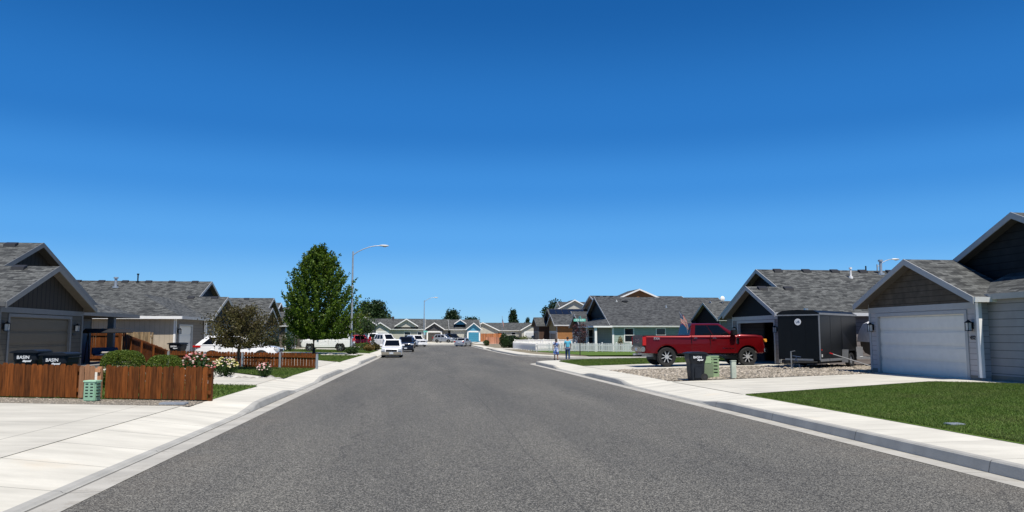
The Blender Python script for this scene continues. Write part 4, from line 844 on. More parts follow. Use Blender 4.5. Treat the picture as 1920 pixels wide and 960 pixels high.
TRUCK = dict(L=6.2, W=2.03, H=2.07, wb=4.07, fo=.98, r=.455, gc=.62, belt=1.50, hood=1.55, nose=1.47, cowl=1.45, roof_f=2.3, roof_r=3.74, cabr=3.86, bed=1.47, deck=1.47, tailx=3.86, tw=.88, wt=(.05, .92), hls=.55, arch=1.27, col='paint_red',
    wins=(((.07, .04), (.50, .50)), ((.515, .515), (.965, .965))), handles=(2.75, 3.7), doors=(1.62, 2.86, 3.80), hmat='chrome', mir=1.5, mirc='black_plastic', bump='chrome', rim='rim_bright', spokes=8, wwid=.28, tl=(1.0, 1.42), tly=.86, tll=.14, grille='chrome', hlmat='amber', hlz=1.16)
tx, ty = 13.72, 38.45
trk, X = car('pickup_truck', 'red crew cab pickup truck with chrome wheels and a flag, in the right driveway', 'pickup truck', (tx, ty, T(tx, ty) + .01), 0, TRUCK)
# dark tailgate, inner bed, badges, side step, flag
m = MB(); m.box(X(6.225), X(6.19), -.84, .84, .93, 1.49); m.build('tailgate', 'paint_grey', trk, bevel=.01)
text_mesh('tailgate_lettering', 'F-350', .3, 'chrome', trk, face_mtx((X(6.228), 0, 1.2), (0, -1, 0), (0, 0, 1)), .004, .006)
text_mesh('bed_decal', 'FX4', .17, 'paint_silver', trk, face_mtx((X(5.55), -1.004, 1.33), (1, 0, 0), (0, 0, 1)), .004, .004)
text_mesh('door_lettering', 'POWER STROKE', .075, 'chrome', trk, face_mtx((X(1.98), -1.018, .86), (1, 0, 0), (0, 0, 1)), .003, .001)
m = MB(); m.box(X(1.55), X(1.42), -1.035, -1.0, 1.08, 1.38); m.build('fender_vent', 'chrome', trk, bevel=.01)
m = MB(); m.box(X(3.9), X(1.6), -1.03, -.85, .50, .56); m.box(X(3.9), X(1.6), .85, 1.03, .50, .56); m.build('side_step', 'chrome', trk, bevel=.015)
m = MB(); m.box(X(6.13), X(3.92), -.78, .78, 1.475, 1.495); m.build('bed_cover', 'black_plastic', trk)
for wx in (5.05, .98):
    m = MB(); N = 16; rr0, rr1 = .56, .63
    for sg in (-1, 1):
        m = MB(); pts = []
        for i in range(N + 1):
            t = R(18 + 144 * i / N); pts.append((X(wx) + math.cos(t), math.sin(t)))
        m.add([(X(wx) + (c_ - X(wx)) * q, sg * y_, .455 + s_ * q) for q, y_ in ((rr0, 1.02), (rr1, 1.02), (rr1, .99), (rr0, .97)) for c_, s_ in pts], [(a * (N + 1) + i, a * (N + 1) + i + 1, ((a + 1) % 4) * (N + 1) + i + 1, ((a + 1) % 4) * (N + 1) + i) for a in range(4) for i in range(N)])
        m.build('fender_flare', 'paint_red', trk, smooth=True)
m = MB(); m.tube([(X(6.3), -.5, .6), (X(5.9), -.45, .62)], .05, 10); m.tube([(X(6.3), .5, .55), (X(5.0), .45, .55)], .05, 10); m.box(X(6.45), X(6.2), -.06, .06, .52, .6); m.box(X(5.9), X(4.4), -.4, .4, .45, .62); m.build('exhaust', 'metal_galv', trk)
flag = empty('flag', (tx - 3.1 + 2.2, ty - .55, T(tx, ty) + 2.07), 'small flag with stars and stripes on a leaning staff above the red pickup cab', 'flag')
FC = (X(3.95) + tx, ty - .6)
flag.location = (*W(FC[0] + .12, FC[1]), T(tx, ty) + 1.5)
m = MB(); m.tube([(0, 0, 0), (-.05, 0, .55), (-.42, 0, 1.15)], .014, 6); m.build('flag_staff', 'alu', flag)
def flagmesh(parent, o, dx, dz, w_, h_, wob=.05):
    for nm, mat, cells in (('stripes_red', 'tail_red', [i for i in range(13) if i % 2 == 0]), ('stripes_white', 'util_beige', [i for i in range(13) if i % 2])):
        m = MB(); n = 14
        for i in cells:
            for j in range(n):
                q = []
                for (s, t) in ((j / n, i / 13), ((j + 1) / n, i / 13), ((j + 1) / n, (i + 1) / 13), (j / n, (i + 1) / 13)):
                    q.append((o[0] + dx[0] * s * w_ - dz[0] * t * h_, o[1] + wob * math.sin(s * 9 + t * 2) * s, o[2] + dx[1] * s * w_ - dz[1] * t * h_ - .12 * s * s * h_ * 3))
                q += [(a, b + .006, c) for a, b, c in q]; m.add(q, [(0, 1, 2, 3), (7, 6, 5, 4)])
        m.build(nm, mat, parent)
    m = MB(); q = []; n = 6
    for j in range(n):
        q = []
        for (s, t) in ((j / n * .42, 0), ((j + 1) / n * .42, 0), ((j + 1) / n * .42, 7 / 13), (j / n * .42, 7 / 13)):
            q.append((o[0] + dx[0] * s * w_ - dz[0] * t * h_, o[1] - .006 + wob * math.sin(s * 9 + t * 2) * s, o[2] + dx[1] * s * w_ - dz[1] * t * h_ - .12 * s * s * h_ * 3))
        q += [(a, b + .018, c) for a, b, c in q]; m.add(q, [(0, 1, 2, 3), (7, 6, 5, 4)])
    m.build('canton', 'cushion', parent)
flagmesh(flag, (-.40, 0, 1.12), (.75, -.45), (-.15, 1), .5, .5)

SEDAN = dict(L=4.72, W=1.75, H=1.50, wb=2.65, fo=.92, r=.325, gc=.2, belt=.93, hood=.92, nose=.76, cowl=1.25, roof_f=1.95, roof_r=3.9, tailx=4.55, deck=.93, tail=.9, wins=(((.1, .06), (.37, .36)), ((.41, .4), (.68, .68)), ((.72, .72), (.95, .93))), handles=(2.4, 3.35), doors=(1.55, 2.5, 3.5), col='paint_white', lower='paint_beige', bump='paint_beige')
car('parked_car', 'white station wagon with tan lower body parked facing us, nearest on the left kerb', 'car', (-2.55, 66.5, road(-2.5, 66.5) + .01), R(-90), SEDAN, 'cars parked along the left kerb')
SUV = dict(L=4.75, W=1.88, H=1.74, wb=2.75, fo=.95, r=.37, gc=.26, belt=1.12, hood=1.12, nose=.98, cowl=1.3, roof_f=2.0, roof_r=4.25, tailx=4.68, deck=1.12, tail=1.08, wins=(((.1, .06), (.37, .36)), ((.41, .4), (.68, .68)), ((.72, .72), (.94, .9))), handles=(2.4, 3.35), doors=(1.6, 2.55, 3.55), col='paint_navy', tl=(.9, 1.2))
def S_(base, **k): d = dict(base); d.update(k); return d
car('parked_car', 'dark blue crossover parked facing us behind the white and tan wagon', 'car', (-1.9, 91, road(-2, 91) + .01), R(-90), SUV, 'cars parked along the left kerb')
car('parked_car', 'dark car mostly hidden behind the dark blue crossover at the left kerb', 'car', (-2.0, 116, road(-2, 116) + .01), R(-90), S_(SUV, H=1.6, col='paint_navy'), 'cars parked along the left kerb')
car('parked_car', 'white boxy sport utility vehicle parked furthest along the left kerb', 'car', (-1.0, 131, road(-1, 131) + .01), R(-62), S_(SUV, H=1.92, W=1.9, L=4.7, col='paint_white', belt=1.2, hood=1.2, nose=1.1, tw=.84), 'cars parked along the left kerb')
car('parked_car', 'white pickup sized van parked on a drive behind the dark blue crossover', 'car', (-5.6, 117, T(-6, 117) + .01), R(-55), S_(SUV, H=1.95, L=5.3, wb=3.1, col='paint_white', W=1.95), 'cars on the driveways')
car('parked_car', 'white van with grey lower body seen from behind beyond the young conifer', 'car', (-8.3, 125, T(-8, 125) + .01), R(105), S_(SUV, H=2.05, L=5.2, wb=3.1, col='paint_white', W=1.95, lower='paint_grey', bump='paint_grey'), 'cars on the driveways')
car('parked_car', 'red sport utility vehicle parked behind the lamp post, tail toward the street', 'car', (-9.6, 106, T(-9.6, 106) + .01), R(180), S_(SUV, H=1.75, L=4.95, wb=2.9, col='paint_crimson', tl=(.9, 1.45), tll=.22), 'cars on the driveways')
car('parked_car', 'large white sport utility vehicle on the grass behind the big maple', 'car', (-9.7, 79.5, T(-9.6, 79.5) + .01), R(180), S_(SUV, L=5.3, W=2.0, H=1.97, wb=3.03, fo=.95, r=.41, gc=.42, belt=1.28, hood=1.27, nose=1.18, cowl=1.5, roof_f=2.15, roof_r=4.95, tailx=5.2, deck=1.28, tail=1.22, col='paint_white', bump='paint_grey', lower='paint_white', tw=.84, arch=1.2, handles=(2.6, 3.6), doors=(1.8, 2.8, 3.8), tl=(1.0, 1.35)), 'cars on the driveways')
car('parked_car', 'white crossover parked nose to the street behind the small bronze tree', 'car', (-10.75, 45.6, T(-11.3, 45.6) - .05), R(0), S_(SUV, L=4.75, H=1.55, belt=1.0, hood=.98, nose=.85, deck=1.0, tail=.95, col='paint_white', tl=(.86, .98), tll=.4, roof_r=4.1, tw=.74), 'cars on the driveways')
car('parked_car', 'silver crossover on the drive of the dark far garage', 'car', (4.7, 167, T(5, 167) + .01), R(-28), S_(SUV, col='paint_silver'), 'cars on the driveways')
car('parked_car', 'black off roader behind the silver crossover at the far end', 'car', (6.9, 171.5, T(7, 171) + .01), R(-50), S_(SUV, col='paint_black', H=1.85, L=4.3, wb=2.5, tw=.86), 'cars on the driveways')
car('parked_car', 'silver sedan seen from behind near the end of the street', 'car', (7.05, 133, road(5.6, 133) + .01), R(68), S_(SEDAN, col='paint_silver', lower='paint_silver', bump='paint_silver', H=1.45, W=1.8, roof_f=1.9, roof_r=3.2, tailx=3.95, deck=1.0, tail=.98, belt=.93, wins=(((.1, .06), (.46, .45)), ((.5, .49), (.94, .93))), tl=(.72, .93)))
car('parked_car', 'dark car roof showing above the white fence beside the far garage', 'car', (25.5, 165, T(25, 165) + .5), R(200), S_(SUV, col='paint_black', H=1.6))

# enclosed trailer: local x along its side (away from hitch = +x), y into the box depth
ta = math.atan2(.64, .77); tz = T(17.1, 33.3)
tr = empty('cargo_trailer', (17.1, 33.3, tz), 'black enclosed cargo trailer parked on the gravel between the two houses', 'trailer', None, ta)
TL, TW, z0, z1_ = 4.35, 1.86, .37, 2.33
m = MB(); m.box(0, TL, 0, TW, z0, z1_); m.build('box_body', 'trailer_black', tr, bevel=.012)
m = MB(); m.extr([(-.02, z1_), (-.02, z1_ + .07), (.22, z1_ + .19), (TW / 2, z1_ + .23), (TW - .22, z1_ + .19), (TW + .02, z1_ + .07), (TW + .02, z1_)], -.03, TL + .02); m.build('roof', 'trailer_black', tr, smooth=True)
m = MB(); m.box(-.035, -.015, -.03, TW + .03, z1_ - .035, z1_ + .02); m.box(-.03, TL + .03, -.035, -.021, z1_ + .0, z1_ + .085); m.box(-.03, TL + .03, TW + .021, TW + .035, z1_, z1_ + .085)
m.box(-.02, .025, -.022, -.001, z0 - .02, z1_); m.box(-.022, -.001, -.0005, .025, z0, z1_); m.box(0, TL, -.012, -.001, z0 - .06, z0 + .05); m.box(-.014, -.001, .3, TW - .3, z0 - .03, z0 + .05); m.build('edge_trim', 'metal_dull', tr)
m = MB(); m.add([(2.55, -.004, .42), (4.3, -.004, .42), (2.55, -.004, 1.62), (4.3, -.004, .95), (2.55, -.0125, .42), (4.3, -.0125, .42), (2.55, -.0125, 1.62), (4.3, -.0125, .62)], [(4, 5, 7, 6)]); m.build('dark_graphic', 'trailer_dark', tr)
m = MB(); m.tube([(-.012, .93, 2.02), (-.026, .93, 2.02)], .145, 28); em = m.build('round_emblem', 'text_white', tr)
text_mesh('emblem_lettering', 'US', .15, 'cushion', tr, face_mtx((-.028, .93, 2.02), (0, -1, 0), (0, 0, 1)), .002, .003)
m = MB()
for yy in (.62, 1.24): m.box(-.0115, -.001, yy, yy + .006, z0 + .1, z1_ - .05)
for xx in (1.22, 2.5): m.box(xx, xx + .006, -.006, -.0008, z0 + .05, z1_ - .03)
m.build('panel_seam', 'trailer_dark', tr)
m = MB(); m.box(.05, TL - .05, .1, TW - .1, z0 - .16, z0 - .02); m.tube([(0, .15, z0 - .09), (-1.15, TW / 2, z0 - .09)], .045, 6); m.tube([(0, TW - .15, z0 - .09), (-1.15, TW / 2, z0 - .09)], .045, 6); m.box(-1.45, -1.05, TW / 2 - .06, TW / 2 + .06, z0 - .14, z0 - .03); m.build('frame_tongue', 'black_plastic', tr)
m = MB(); m.tube([(-1.1, TW / 2 - .12, .02), (-1.1, TW / 2 - .12, .75)], .032, 10); m.tube([(-1.1, TW / 2 - .12, .02), (-1.1, TW / 2 - .12, .05)], .09, 12); m.tube([(-1.1, TW / 2 - .12, .74), (-1.1, TW / 2 - .3, .78)], .018, 6); m.build('tongue_jack', 'metal_dull', tr)
m = MB(); m.tube([(-.75, TW / 2 - .2, .45), (-.7, TW / 2 - .33, .03)], .018, 6); m.tube([(-.75, TW / 2 - .2, .5), (-.78, TW / 2 - .02, .04)], .018, 6); m.tube([(-.9, TW / 2 - .1, .56), (-.55, TW / 2 - .3, .5)], .02, 6); m.build('blue_strap', 'cushion', tr)
for yy, sg in ((-.14, -1), (TW + .14, 1)):
    m = MB(); N = 24; r = .33
    pr = [(r * .6, -.09), (r * .95, -.1), (r, -.06), (r, .06), (r * .95, .1), (r * .6, .09)]; K = 6
    m.add([(2.95 + q * math.cos(6.2832 * i / N), yy + t, r + q * math.sin(6.2832 * i / N)) for i in range(N) for q, t in pr], [(i * K + j, ((i + 1) % N) * K + j, ((i + 1) % N) * K + (j + 1) % K, i * K + (j + 1) % K) for i in range(N) for j in range(K)])
    o = m.build('wheel', 'rubber', tr, smooth=True); m = MB(); m.tube([(2.95, yy - .05, r), (2.95, yy + .06 , r)], r * .6, 20); m.build('rim', 'alu', o)
    m = MB(); ya, yb = sorted((yy + sg * .14, (0 - .013) if sg < 0 else TW + .005)); m.extv([(2.42, .3), (2.5, .78), (3.4, .78), (3.48, .3), (3.42, .3), (3.34, .74), (2.56, .74), (2.48, .3)], ya, yb); m.build('fender', 'black_plastic', tr)
    if sg < 0: m = MB(); m.add([(2.40, ya, .22), (2.40, yb, .22), (2.49, yb, .80), (2.49, ya, .80), (2.38, ya, .22), (2.38, yb, .22), (2.47, yb, .80), (2.47, ya, .80)], [(0, 1, 2, 3), (4, 7, 6, 5), (0, 4, 5, 1), (1, 5, 6, 2), (2, 6, 7, 3), (3, 7, 4, 0)]); m.build('fender_guard', 'metal_dull', tr)
m = MB(); m.box(.1, .2, -.03, -.012, .5, .62); m.build('marker_light', 'lens_clear', tr); m = MB(); m.box(.1, .17, -.03, -.012, .78, .84); m.build('marker_light', 'tail_red', tr)
m = MB(); m.tube([(.9, .93, z1_ + .2), (.9, .93, z1_ + .31)], .1, 12); m.build('roof_vent', 'alu', tr)
bar = empty('steel_bar', (19.0, 34.1, T(19, 34)), 'long thin steel bar with red tip leaning on the trailer fender', 'bar')
m = MB(); m.tube([(-1.05, -.1, .62), (.55, -.95, .02)], .022, 8); m.build('bar', 'metal_dull', bar); m = MB(); m.tube([(-1.17, -.04, .665), (-1.05, -.1, .62)], .03, 8); m.build('bar_grip', 'tail_red', bar)

# covered boat behind the trailer
bo = empty('covered_boat', (23.0, 36.6, T(20, 35)), 'boat under a white tarpaulin between the trailer and the white garage house', 'boat', None, R(-4))
m = MB(); m.extr([(-.9, 1.25), (-.85, .95), (-.5, .62), (0, .5), (.5, .62), (.85, .95), (.9, 1.25)], -1.9, 2.4); m.build('hull', 'gd_taupe', bo, smooth=True)
m = MB(); K = 9; P = []
for i in range(13):
    t = i / 12; hh = 1.0 + .75 * math.sin(math.pi * min(1, t * 1.1)) ** .7
    for j in range(K):
        a = math.pi * j / (K - 1); P.append((-2.0 + 4.5 * t, -.98 * math.cos(a), 1.1 + hh * .9 * math.sin(a) + .05 * math.sin(i * 2.3 + j * 1.7)))
m.add(P, [(i * K + j, i * K + j + 1, (i + 1) * K + j + 1, (i + 1) * K + j) for i in range(12) for j in range(K - 1)] + [tuple(range(K)), tuple(range(12 * K, 13 * K))[::-1]]); m.build('tarpaulin', 'tarp', bo, smooth=True)
m = MB(); m.box(-2.8, 2, -.5, -.4, .35, .45); m.box(-2.8, 2, .4, .5, .35, .45); m.tube([(-2.8, 0, .4), (-1.2, -.5, .42)], .05); m.tube([(0, -.95, .3), (0, .95, .3)], .3, 14); m.box(-2.9, -2.3, -.12, .12, .4, .9); m.build('trailer_frame', 'alu', bo)

# ------------------------------------------------------------------ bins and utility boxes
def make_bin(name, label, loc, rz, group, size=1.0, textface=True, clip=1.0):
    b = empty(name, loc, label, 'trash bin', group, rz)
    m = MB(); s = size
    lv = [(0, .25, .24), (.35, .275, .265), (.62, .285, .275), (.80, .335, .32), (.98, .345, .33)]
    P = []
    for z, hx, hy in lv: c = .05; P += [(-hx + c, -hy, z), (hx - c, -hy, z), (hx, -hy + c, z), (hx, hy - c, z), (hx - c, hy, z), (-hx + c, hy, z), (-hx, hy - c, z), (-hx, -hy + c, z)]
    P = [(x * s, y * s, z * s + .02) for x, y, z in P]; N = 8
    m.add(P, [(j * N + i, j * N + (i + 1) % N, (j + 1) * N + (i + 1) % N, (j + 1) * N + i) for j in range(4) for i in range(N)] + [tuple(range(N))[::-1], tuple(range(4 * N, 5 * N))])
    m.build('bin_body', 'bin_plastic', b, bevel=.008)
    m = MB(); m.extv([(-.40 * s, 1.0 * s), (-.40 * s, 1.04 * s), (-.2 * s, 1.085 * s), (.25 * s, 1.09 * s), (.37 * s, 1.05 * s), (.37 * s, 1.0 * s)], -.37 * s, .37 * s); m.build('lid', 'bin_plastic', b, bevel=.012)
    m = MB(); m.tube([(.42 * s, -.25 * s, .95 * s), (.42 * s, .25 * s, .95 * s)], .018, 8); m.tube([(.33 * s, -.25 * s, .93 * s), (.42 * s, -.25 * s, .95 * s)], .018, 6); m.tube([(.33 * s, .25 * s, .93 * s), (.42 * s, .25 * s, .95 * s)], .018, 6); m.build('handle', 'black_plastic', b)
    for yy in (-.27, .27):
        m = MB(); m.tube([(.24 * s, yy * s - .03, .125), (.24 * s, yy * s + .03, .125)], .125, 20); w_ = m.build('wheel', 'rubber', b); m = MB(); m.tube([(.24 * s, yy * s - .036, .125), (.24 * s, yy * s + .036, .125)], .06, 12); m.build('hub', 'vent_dark', w_)
    m = MB(); m.box(-.14 * s, .14 * s, -.30 * s, -.272 * s, .1 * s, .52 * s); m.build('side_rib', 'bin_plastic', b, bevel=.01)
    text_mesh('bin_lettering', 'BASIN', .125 * s, 'text_white', b, face_mtx((-.03, -.345 * s, .885 * s), (1, 0, 0), (0, .05, 1)), .003, .0015)
    text_mesh('bin_lettering', 'disposal', .07 * s, 'text_white', b, face_mtx((.06, -.338 * s, .79 * s), (1, 0, 0), (0, .05, 1)), .003, .004, shear=.3)
    return b
make_bin('trash_bin', 'black lettered wheelie bin on the gravel in front of the red pickup', (9.42, 26.75, T(9.4, 26.8)), R(0), 'black wheelie bins', .90)
make_bin('trash_bin', 'left one of the two black wheelie bins behind the near brown fence', (-13.35, 19.9, T(-13, 19.7) + .0), R(-4), 'black wheelie bins', .95)
b2 = make_bin('trash_bin', 'right one of the two black wheelie bins behind the near brown fence', (-9.27, 19.9, T(-9.6, 19.7)), R(-6), 'black wheelie bins', .95)
bpy.data.objects[[o.name for o in col.objects if o.name.startswith('trash_bin') and abs(o.location.x + 13.35 * .995) < .01][0]].location.x = -10.15
make_bin('trash_bin', 'black wheelie bin before the beige wall behind the sloping fence', (-12.75, 40.4, T(-12.7, 40.4)), R(-15), 'black wheelie bins', 1.0)

def louvre_box(label, loc, w_, h_, d_, mat, topmat, rz=0):
    b = empty('utility_box', loc, label, 'utility box', 'green utility boxes', rz)
    m = MB(); m.box(-w_ / 2, w_ / 2, -d_ / 2, d_ / 2, 0, h_); m.build('box_body', mat, b, bevel=.02)
    m = MB(); m.box(-w_ / 2 - .012, w_ / 2 + .012, -d_ / 2 - .012, d_ / 2 + .012, h_ - .02, h_ + .02); m.build('lid', topmat, b, bevel=.01)
    m = MB()
    for i in range(5):
        z = h_ * (.22 + .155 * i)
        for j in range(2):
            x0 = -w_ / 2 + .05 + j * (w_ / 2 - .025); x1 = x0 + w_ / 2 - .075
            m.box(x0, x1, -d_ / 2 - .003, -d_ / 2 + .01, z, z + h_ * .055)
            m2 = MB(); m2.extr([(-d_ / 2 - .001, z + h_ * .06), (-d_ / 2 - .03, z + h_ * .045), (-d_ / 2 - .03, z + h_ * .055), (-d_ / 2 - .001, z + h_ * .085)], x0, x1)
        m.box(w_ / 2 - .01, w_ / 2 + .003, -d_ / 2 + .05, d_ / 2 - .05, z, z + h_ * .055)
        m2 = MB(); m2.box(w_ / 2, w_ / 2 + .028, -d_ / 2 + .05, d_ / 2 - .05, z + h_ * .06, z + h_ * .075); m2.build('louvre', mat, b)
    m.build('louvre_slot', 'black_plastic', b)
louvre_box('pale green louvred utility box standing before the gate gap in the near fence', (-7.55, 17.85, T(-7.7, 17.8)), .28, .45, .24, 'util_green', 'util_pale', R(-10))
louvre_box('green louvred utility box behind the olive box by the right bin', (10.62, 28.35, T(10.6, 28.3)), .42, .76, .4, 'util_sage', 'util_sage', R(-20))
b = empty('utility_box', (10.22, 27.9, T(10.2, 27.9)), 'olive green metal box between the right bin and the louvred box', 'utility box', 'green utility boxes')
m = MB(); m.box(-.2, .2, -.16, .16, 0, .52); m.build('box_body', 'util_olive', b, bevel=.015); m = MB(); m.box(-.19, .16, -.1, .2, .52, .76); m.build('lid', 'util_sage', b, bevel=.02); m = MB(); m.box(-.17, .17, -.168, -.158, .06, .46); m.build('door', 'util_olive', b, bevel=.004)
b = empty('utility_post', (11.0, 27.45, T(11, 27.4)), 'pale beige utility post on the gravel right of the green boxes', 'post'); m = MB(); m.extw([(-.09, -.07), (.09, -.07), (.09, .07), (-.09, .07)], 0, .60); m.build('post_body', 'util_beige', b, bevel=.015); m = MB(); m.box(-.1, .1, -.08, .08, .60, .635); m.build('cap', 'util_beige', b, bevel=.01)
m = MB(lambda x, y, z: (*W(x, y), z)); m.box(-5.82, -5.25, 17.28, 17.6, T(-5.5, 17.4), T(-5.5, 17.4) + .045); tag(m.build('utility_cover', 'metal_galv', bevel=.008), 'flat grey utility cover plate on the gravel strip by the fence end', 'cover')
m = MB(ID); m.box(8.85, 9.12, 12.2, 12.4, T(9, 12.3) + .01, T(9, 12.3) + .04); tag(m.build('utility_cover', 'metal_galv', bevel=.008), 'small grey valve cover sunk in the near right lawn', 'cover')

# ------------------------------------------------------------------ street lamps, signs, poles
def street_lamp(label, x, y, zb, H, arm, ang, group='tall cobra head street lamps'):
    b = empty('street_lamp', (x, y, zb), label, 'street lamp', group)
    m = MB(); m.tube([(0, 0, 0), (0, 0, H * .5), (0, 0, H)], [.115, .095, .065], 14); m.build('pole', 'metal_galv', b, smooth=True)
    m = MB(); m.tube([(0, 0, 0), (0, 0, .25)], [.17, .16], 14); m.box(-.2, .2, -.2, .2, -.1, .04); m.build('base', 'metal_galv', b)
    dx, dy = math.cos(ang), math.sin(ang); pts = [(dx * arm * t, dy * arm * t, H - .35 + .9 * math.sin(t * math.pi / 2) ** .8) for t in (0, .08, .2, .4, .6, .8, 1)]
    m = MB(); m.tube(pts, [.04] * 7, 8); m.build('arm', 'metal_galv', b, smooth=True)
    e = pts[-1]; m = MB(); P = []
    for t, w_, h0, h1 in ((-.05, .05, -.05, .05), (.1, .12, -.06, .09), (.35, .17, -.09, .10), (.65, .15, -.08, .07), (.8, .05, -.03, .02)):
        for a in range(10):
            c, s = math.cos(6.2832 * a / 10), math.sin(6.2832 * a / 10); h_ = h1 if s > 0 else -h0; q = e[0] + dx * t - dy * c * w_, e[1] + dy * t + dx * c * w_, e[2] + s * h_; P.append(q)
    m.add(P, [(j * 10 + i, j * 10 + (i + 1) % 10, (j + 1) * 10 + (i + 1) % 10, (j + 1) * 10 + i) for j in range(4) for i in range(10)] + [tuple(range(10)), tuple(range(40, 50))[::-1]]); hd = m.build('lamp_head', 'lamp_head', b, smooth=True)
    m = MB(); m.ell((e[0] + dx * .42, e[1] + dy * .42, e[2] - .07), (.17, .13, .07), 12, 6); m.build('lens', 'lens_clear', hd)
    return b
street_lamp('tall grey street lamp standing beside the big maple on the left', -6.25, 68, T(-6.2, 68), 9.1, 2.35, 0)
street_lamp('distant street lamp at the far end of the street', .3, 151.5, T(0, 151), 8.6, 1.9, 0)
street_lamp('street lamp whose arm shows above the roof beside the white garage house', 46.8, 79, -.1, 9.0, 1.7, 0)
b = empty('street_sign', (13.95, 68.5, T(14, 68.5)), 'green street name sign on a dark post by the white picket fence', 'street sign'); zz = 2.95 - T(14, 68.5)
m = MB(); m.tube([(0, 0, 0), (0, 0, zz - .1)], .045, 8); m.build('post', 'vent_dark', b); m = MB(); m.box(-.55, .52, -.012, .012, zz - .1, zz + .13); m.build('sign_blade', 'sign_green', b, bevel=.004)
text_mesh('sign_lettering', 'W 69th PL', .17, 'text_white', b, face_mtx((-.01, -.016, zz + .015), (1, 0, 0), (0, 0, 1)), .002, .003)
m = MB(); m.box(-.012, .012, -.4, .4, zz + .15, zz + .36); m.build('sign_blade', 'sign_green', b)
b = empty('street_sign', (.25, 150.6, T(0, 150.6)), 'small green sign on the far lamp post', 'street sign'); m = MB(); m.tube([(0, 0, 0), (0, 0, 2.9)], .04, 6); m.build('post', 'metal_galv', b); m = MB(); m.box(-.1, .75, -.01, .01, 2.3, 2.6); m.build('sign_blade', 'sign_green', b)
b = empty('flagpole', (15.4, 150, T(15, 151)), 'thin white flagpole with a limp flag in front of the far beige house', 'flagpole'); m = MB(); m.tube([(0, 0, 0), (0, 0, 5.3)], [.05, .03], 8); m.ell((0, 0, 5.35), (.07, .07, .07)); m.build('pole', 'alu', b)
m = MB(); m.box(-.02, .02, -.02, .02, 5.3, 5.31)
m2 = empty('flag', (15.4, 150, T(15, 151) + 4.9), 'limp flag with stars and stripes hanging from the far flagpole', 'flag'); flagmesh(m2, (.04, 0, .1), (.25, -.8), (.0, 1), 1.1, .8, .04)
b = empty('satellite_dish', (32.3, 83.0, 5.1), 'round white dish above the dark gabled roof', 'satellite dish'); m = MB(); m.ell((0, -.06, .42), (.26, .09, .30), 18, 12); m.build('dish', 'vinyl_white', b, smooth=True); m = MB(); m.tube([(0, 0, -.2), (0, 0, .35)], .03, 6); m.tube([(0, -.1, .4), (0, -.35, .3)], .02, 6); m.build('mast', 'metal_galv', b)

# porch swing
b = empty('porch_swing', (-15.75, 38.6, T(-15.8, 37.6)), 'canopied porch swing with blue and pale cushions beside the dark taupe house', 'swing', None, R(35))
for xx in (-.85, .85):
    m = MB(); m.tube([(xx, -.55, 0), (xx, -.05, 1.62)], .025, 8); m.tube([(xx, .55, 0), (xx, -.05, 1.62)], .025, 8); m.tube([(xx, -.55, .03), (xx, .55, .03)], .025, 8); m.build('swing_frame', 'fabric_black', b)
m = MB(); m.tube([(-.85, -.05, 1.62), (.85, -.05, 1.62)], .025, 8); m.tube([(-.7, -.3, 1.6), (-.7, -.2, .5)], .012, 6); m.tube([(.7, -.3, 1.6), (.7, -.2, .5)], .012, 6); m.build('crossbar', 'fabric_black', b)
m = MB(); m.extr([(-.75, 1.60), (-.05, 1.78), (.65, 1.58), (.65, 1.55), (-.05, 1.74), (-.75, 1.57)], -1.0, 1.0); m.build('canopy', 'fabric_black', b)
m = MB(); m.box(-.6, .6, -.4, .1, .45, .53); m.build('seat', 'cushion', b, bevel=.03); m = MB(); m.extr([(.08, .5), (.18, .85), (.26, .84), (.16, .48)], -.6, .6); m.build('backrest', 'cushion', b, bevel=.03)
m = MB(); m.box(-.3, .35, -.42, .0, .55, .65); m.build('cushion', 'cushion_light', b, bevel=.04)
# garden chair on the green porch
b = empty('porch_chair', (19.9, 86.5, y3 + .05), 'pale chair on the porch of the green house', 'chair', None, R(60)); m = MB(); m.box(-.3, .3, -.3, .3, .38, .44); m.build('seat', 'trim_grey', b); m = MB(); m.extr([(.28, .4), (.5, 1.0), (.55, .98), (.33, .4)], -.3, .3); m.build('backrest', 'trim_grey', b)
for xx in (-.27, .22):
    for yy in (-.28, .24): m = MB(); m.box(xx, xx + .05, yy, yy + .05, 0, .38); m.build('leg', 'trim_grey', b)
